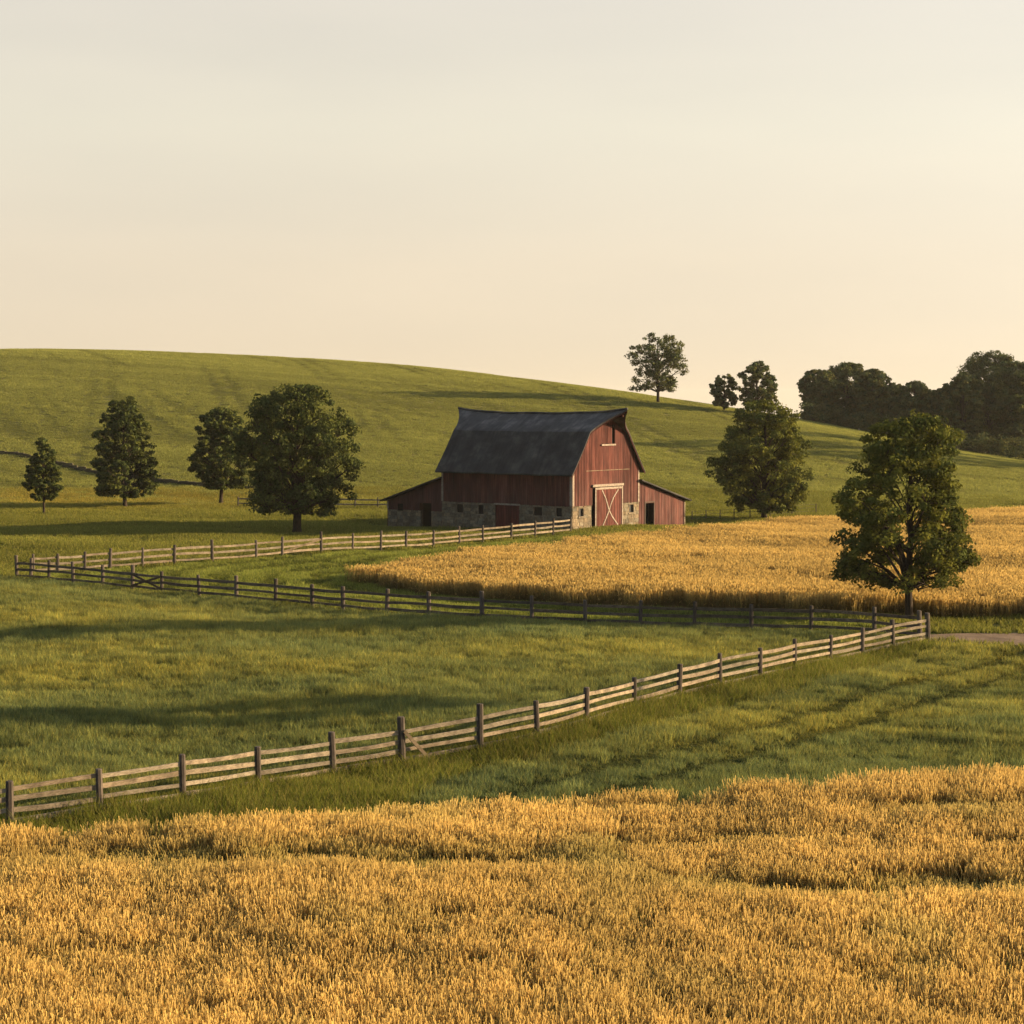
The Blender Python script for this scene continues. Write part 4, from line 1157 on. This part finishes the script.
# the wood on the right, tree by tree
WOOD = [
    (818, 365, 369, 20, 'leftmost tree of the wood on the skyline', 21), (846, 372, 362, 27, 'rounded high tree in the left clump of the wood', 22),
    (872, 362, 369, 21, 'right-hand tree of the left clump of the wood', 23), (893, 372, 383, 16, 'small tree in the dip between the two clumps of the wood', 24),
    (914, 356, 381, 21, 'low broad tree in the dip of the wood', 25), (938, 368, 388, 15, 'narrow low tree against the left flank of the big wood clump', 26),
    (962, 350, 372, 22, 'front tree on the left flank of the big wood clump', 27), (988, 366, 350, 36, 'highest broad tree crowning the right side of the wood', 28),
    (928, 388, 392, 20, 'tree deep in the wood behind the dip', 31), (975, 384, 378, 24, 'tree deep in the wood behind the left flank of the big clump', 32), (1008, 386, 368, 26, 'tree deep in the wood behind the highest broad tree', 33), (1022, 352, 360, 30, 'dense tree at the right frame edge of the wood', 29), (1052, 362, 352, 34, 'tree of the wood cut by the right frame edge', 30)]
for (px, dep, top, hw, lab, sd_) in WOOD:
    bx = at_depth(px, dep); brow = project(*bx)[1]; hh = brow - top
    tree('woodland_tree', lab, (px, brow), [(top, 3, 3), (top + hh * .05, hw * .5, hw * .55), (top + hh * .14, hw * .85, hw * .8), (top + hh * .3, hw * 1.0, hw * .97), (top + hh * .5, hw * 0.95, hw * 1.02),
          (top + hh * .75, hw * .92, hw * .9), (top + hh * .95, hw * .7, hw * .7), (brow - 1, hw * .4, hw * .4)],
         top - 1, 0.28, 0.33, 70, 12, 62, sd_, 'trees of the wood', depth=dep, cols=FAR, fuzz=0.22)

def undergrowth():
    R = np.random.default_rng(77); cs = []
    for px in np.arange(800, 1180, 3.2):
        dep = float(np.interp(px, TX, TD)) + R.uniform(2, 16); b = at_depth(px + R.uniform(-3, 3), dep)
        for _ in range(3): cs.append((b[0] + R.uniform(-1, 1), b[1] + R.uniform(-1, 1), b[2] + R.uniform(0.2, 3.4), R.uniform(0.7, 1.3)))
    cs = np.array(cs); li = np.repeat(np.arange(len(cs)), 70); n = len(li)
    dv = R.normal(0, 1, (n, 3)); dv /= np.linalg.norm(dv, axis=1)[:, None]
    lp = cs[li, :3] + dv * (cs[li, 3] * R.uniform(0.2, 1.2, n))[:, None]
    nr = dv + R.normal(0, 0.6, (n, 3)); nr /= np.linalg.norm(nr, axis=1)[:, None]
    u = np.cross(nr, R.normal(0, 1, (n, 3))); u /= np.linalg.norm(u, axis=1)[:, None]; v = np.cross(nr, u); sz = R.uniform(0.2, 0.4, (n, 1))
    vs = np.stack([lp - u * sz * .6, lp - v * sz * .4, lp + u * sz * .6, lp + v * sz * .4], 1).reshape(-1, 3)
    cc = np.array(FAR)[R.integers(0, 4, len(cs))][li] * R.uniform(0.7, 1.2, (n, 1))
    tag(link('undergrowth', np_mesh('undergrowth', vs, np.arange(n * 4).reshape(n, 4), (M['leaf'],), np.repeat(cc, 4, 0))), 'tangled undergrowth along the foot of the wood', 'undergrowth', kind='stuff')
undergrowth()

# trees that stand just outside the frame on the sunny side, the last one added for its shadow; their long shadows reach into the picture
for (px, dep, hh, w, h0_, lab, sd_) in [
    (1130, 318, 23, 6.5, 1.0, 'tall tree of the wood beyond the right edge of the picture', 41), (1190, 301, 28, 7.0, 1.0, 'tallest outlying tree of the wood standing nearer on the slope to the right', 42),
    (1290, 292, 27, 6.0, 1.0, 'farthest right tree of the wood on the slope', 43),
    (1815, 82.5, 18.0, 3.0, 13.4, 'unseen bare-stemmed tree added for its shadow out to the right of the fields', 44)]:  # this one is added, its crown shaped to drop a shadow band on the crop
    bx = at_depth(px, dep); brow = project(*bx)[1]; k_ = F / (bx[1] * CP + (CAMZ - bx[2]) * SP)
    tp_, bt_ = brow - hh * k_, brow - h0_ * k_
    tree('woodland_tree', lab, (px, brow), [(tp_, 2, 2)] + [(tp_ + (bt_ - tp_) * q, w * k_ * m, w * k_ * m) for q, m in ((.1, .6), (.3, .95), (.6, 1.0), (.85, .8), (1.0, .3))],
         tp_ - 1, 0.3, 0.45, 20 if sd_ == 44 else 44, 8, 32, sd_, 'trees outside the frame', depth=dep, cols=DK)

# ------------------------------------------------------------------ evening haze over the whole farm
hz_ = MB(); hz_.box(-3600, 3600, -1300, 4300, -95, 36)
hm, ht = new_mat('evening_haze')
pv = N(ht, 'ShaderNodeVolumePrincipled'); pv.inputs['Color'].default_value = (0.95, 0.88, 0.76, 1); pv.inputs['Density'].default_value = 0.00006; pv.inputs['Anisotropy'].default_value = 0.2
L(ht, pv.outputs[0], N(ht, 'ShaderNodeOutputMaterial').inputs['Volume'])
tag(hz_.build('haze', hm), 'thin warm evening haze lying over the fields', 'haze', kind='stuff')
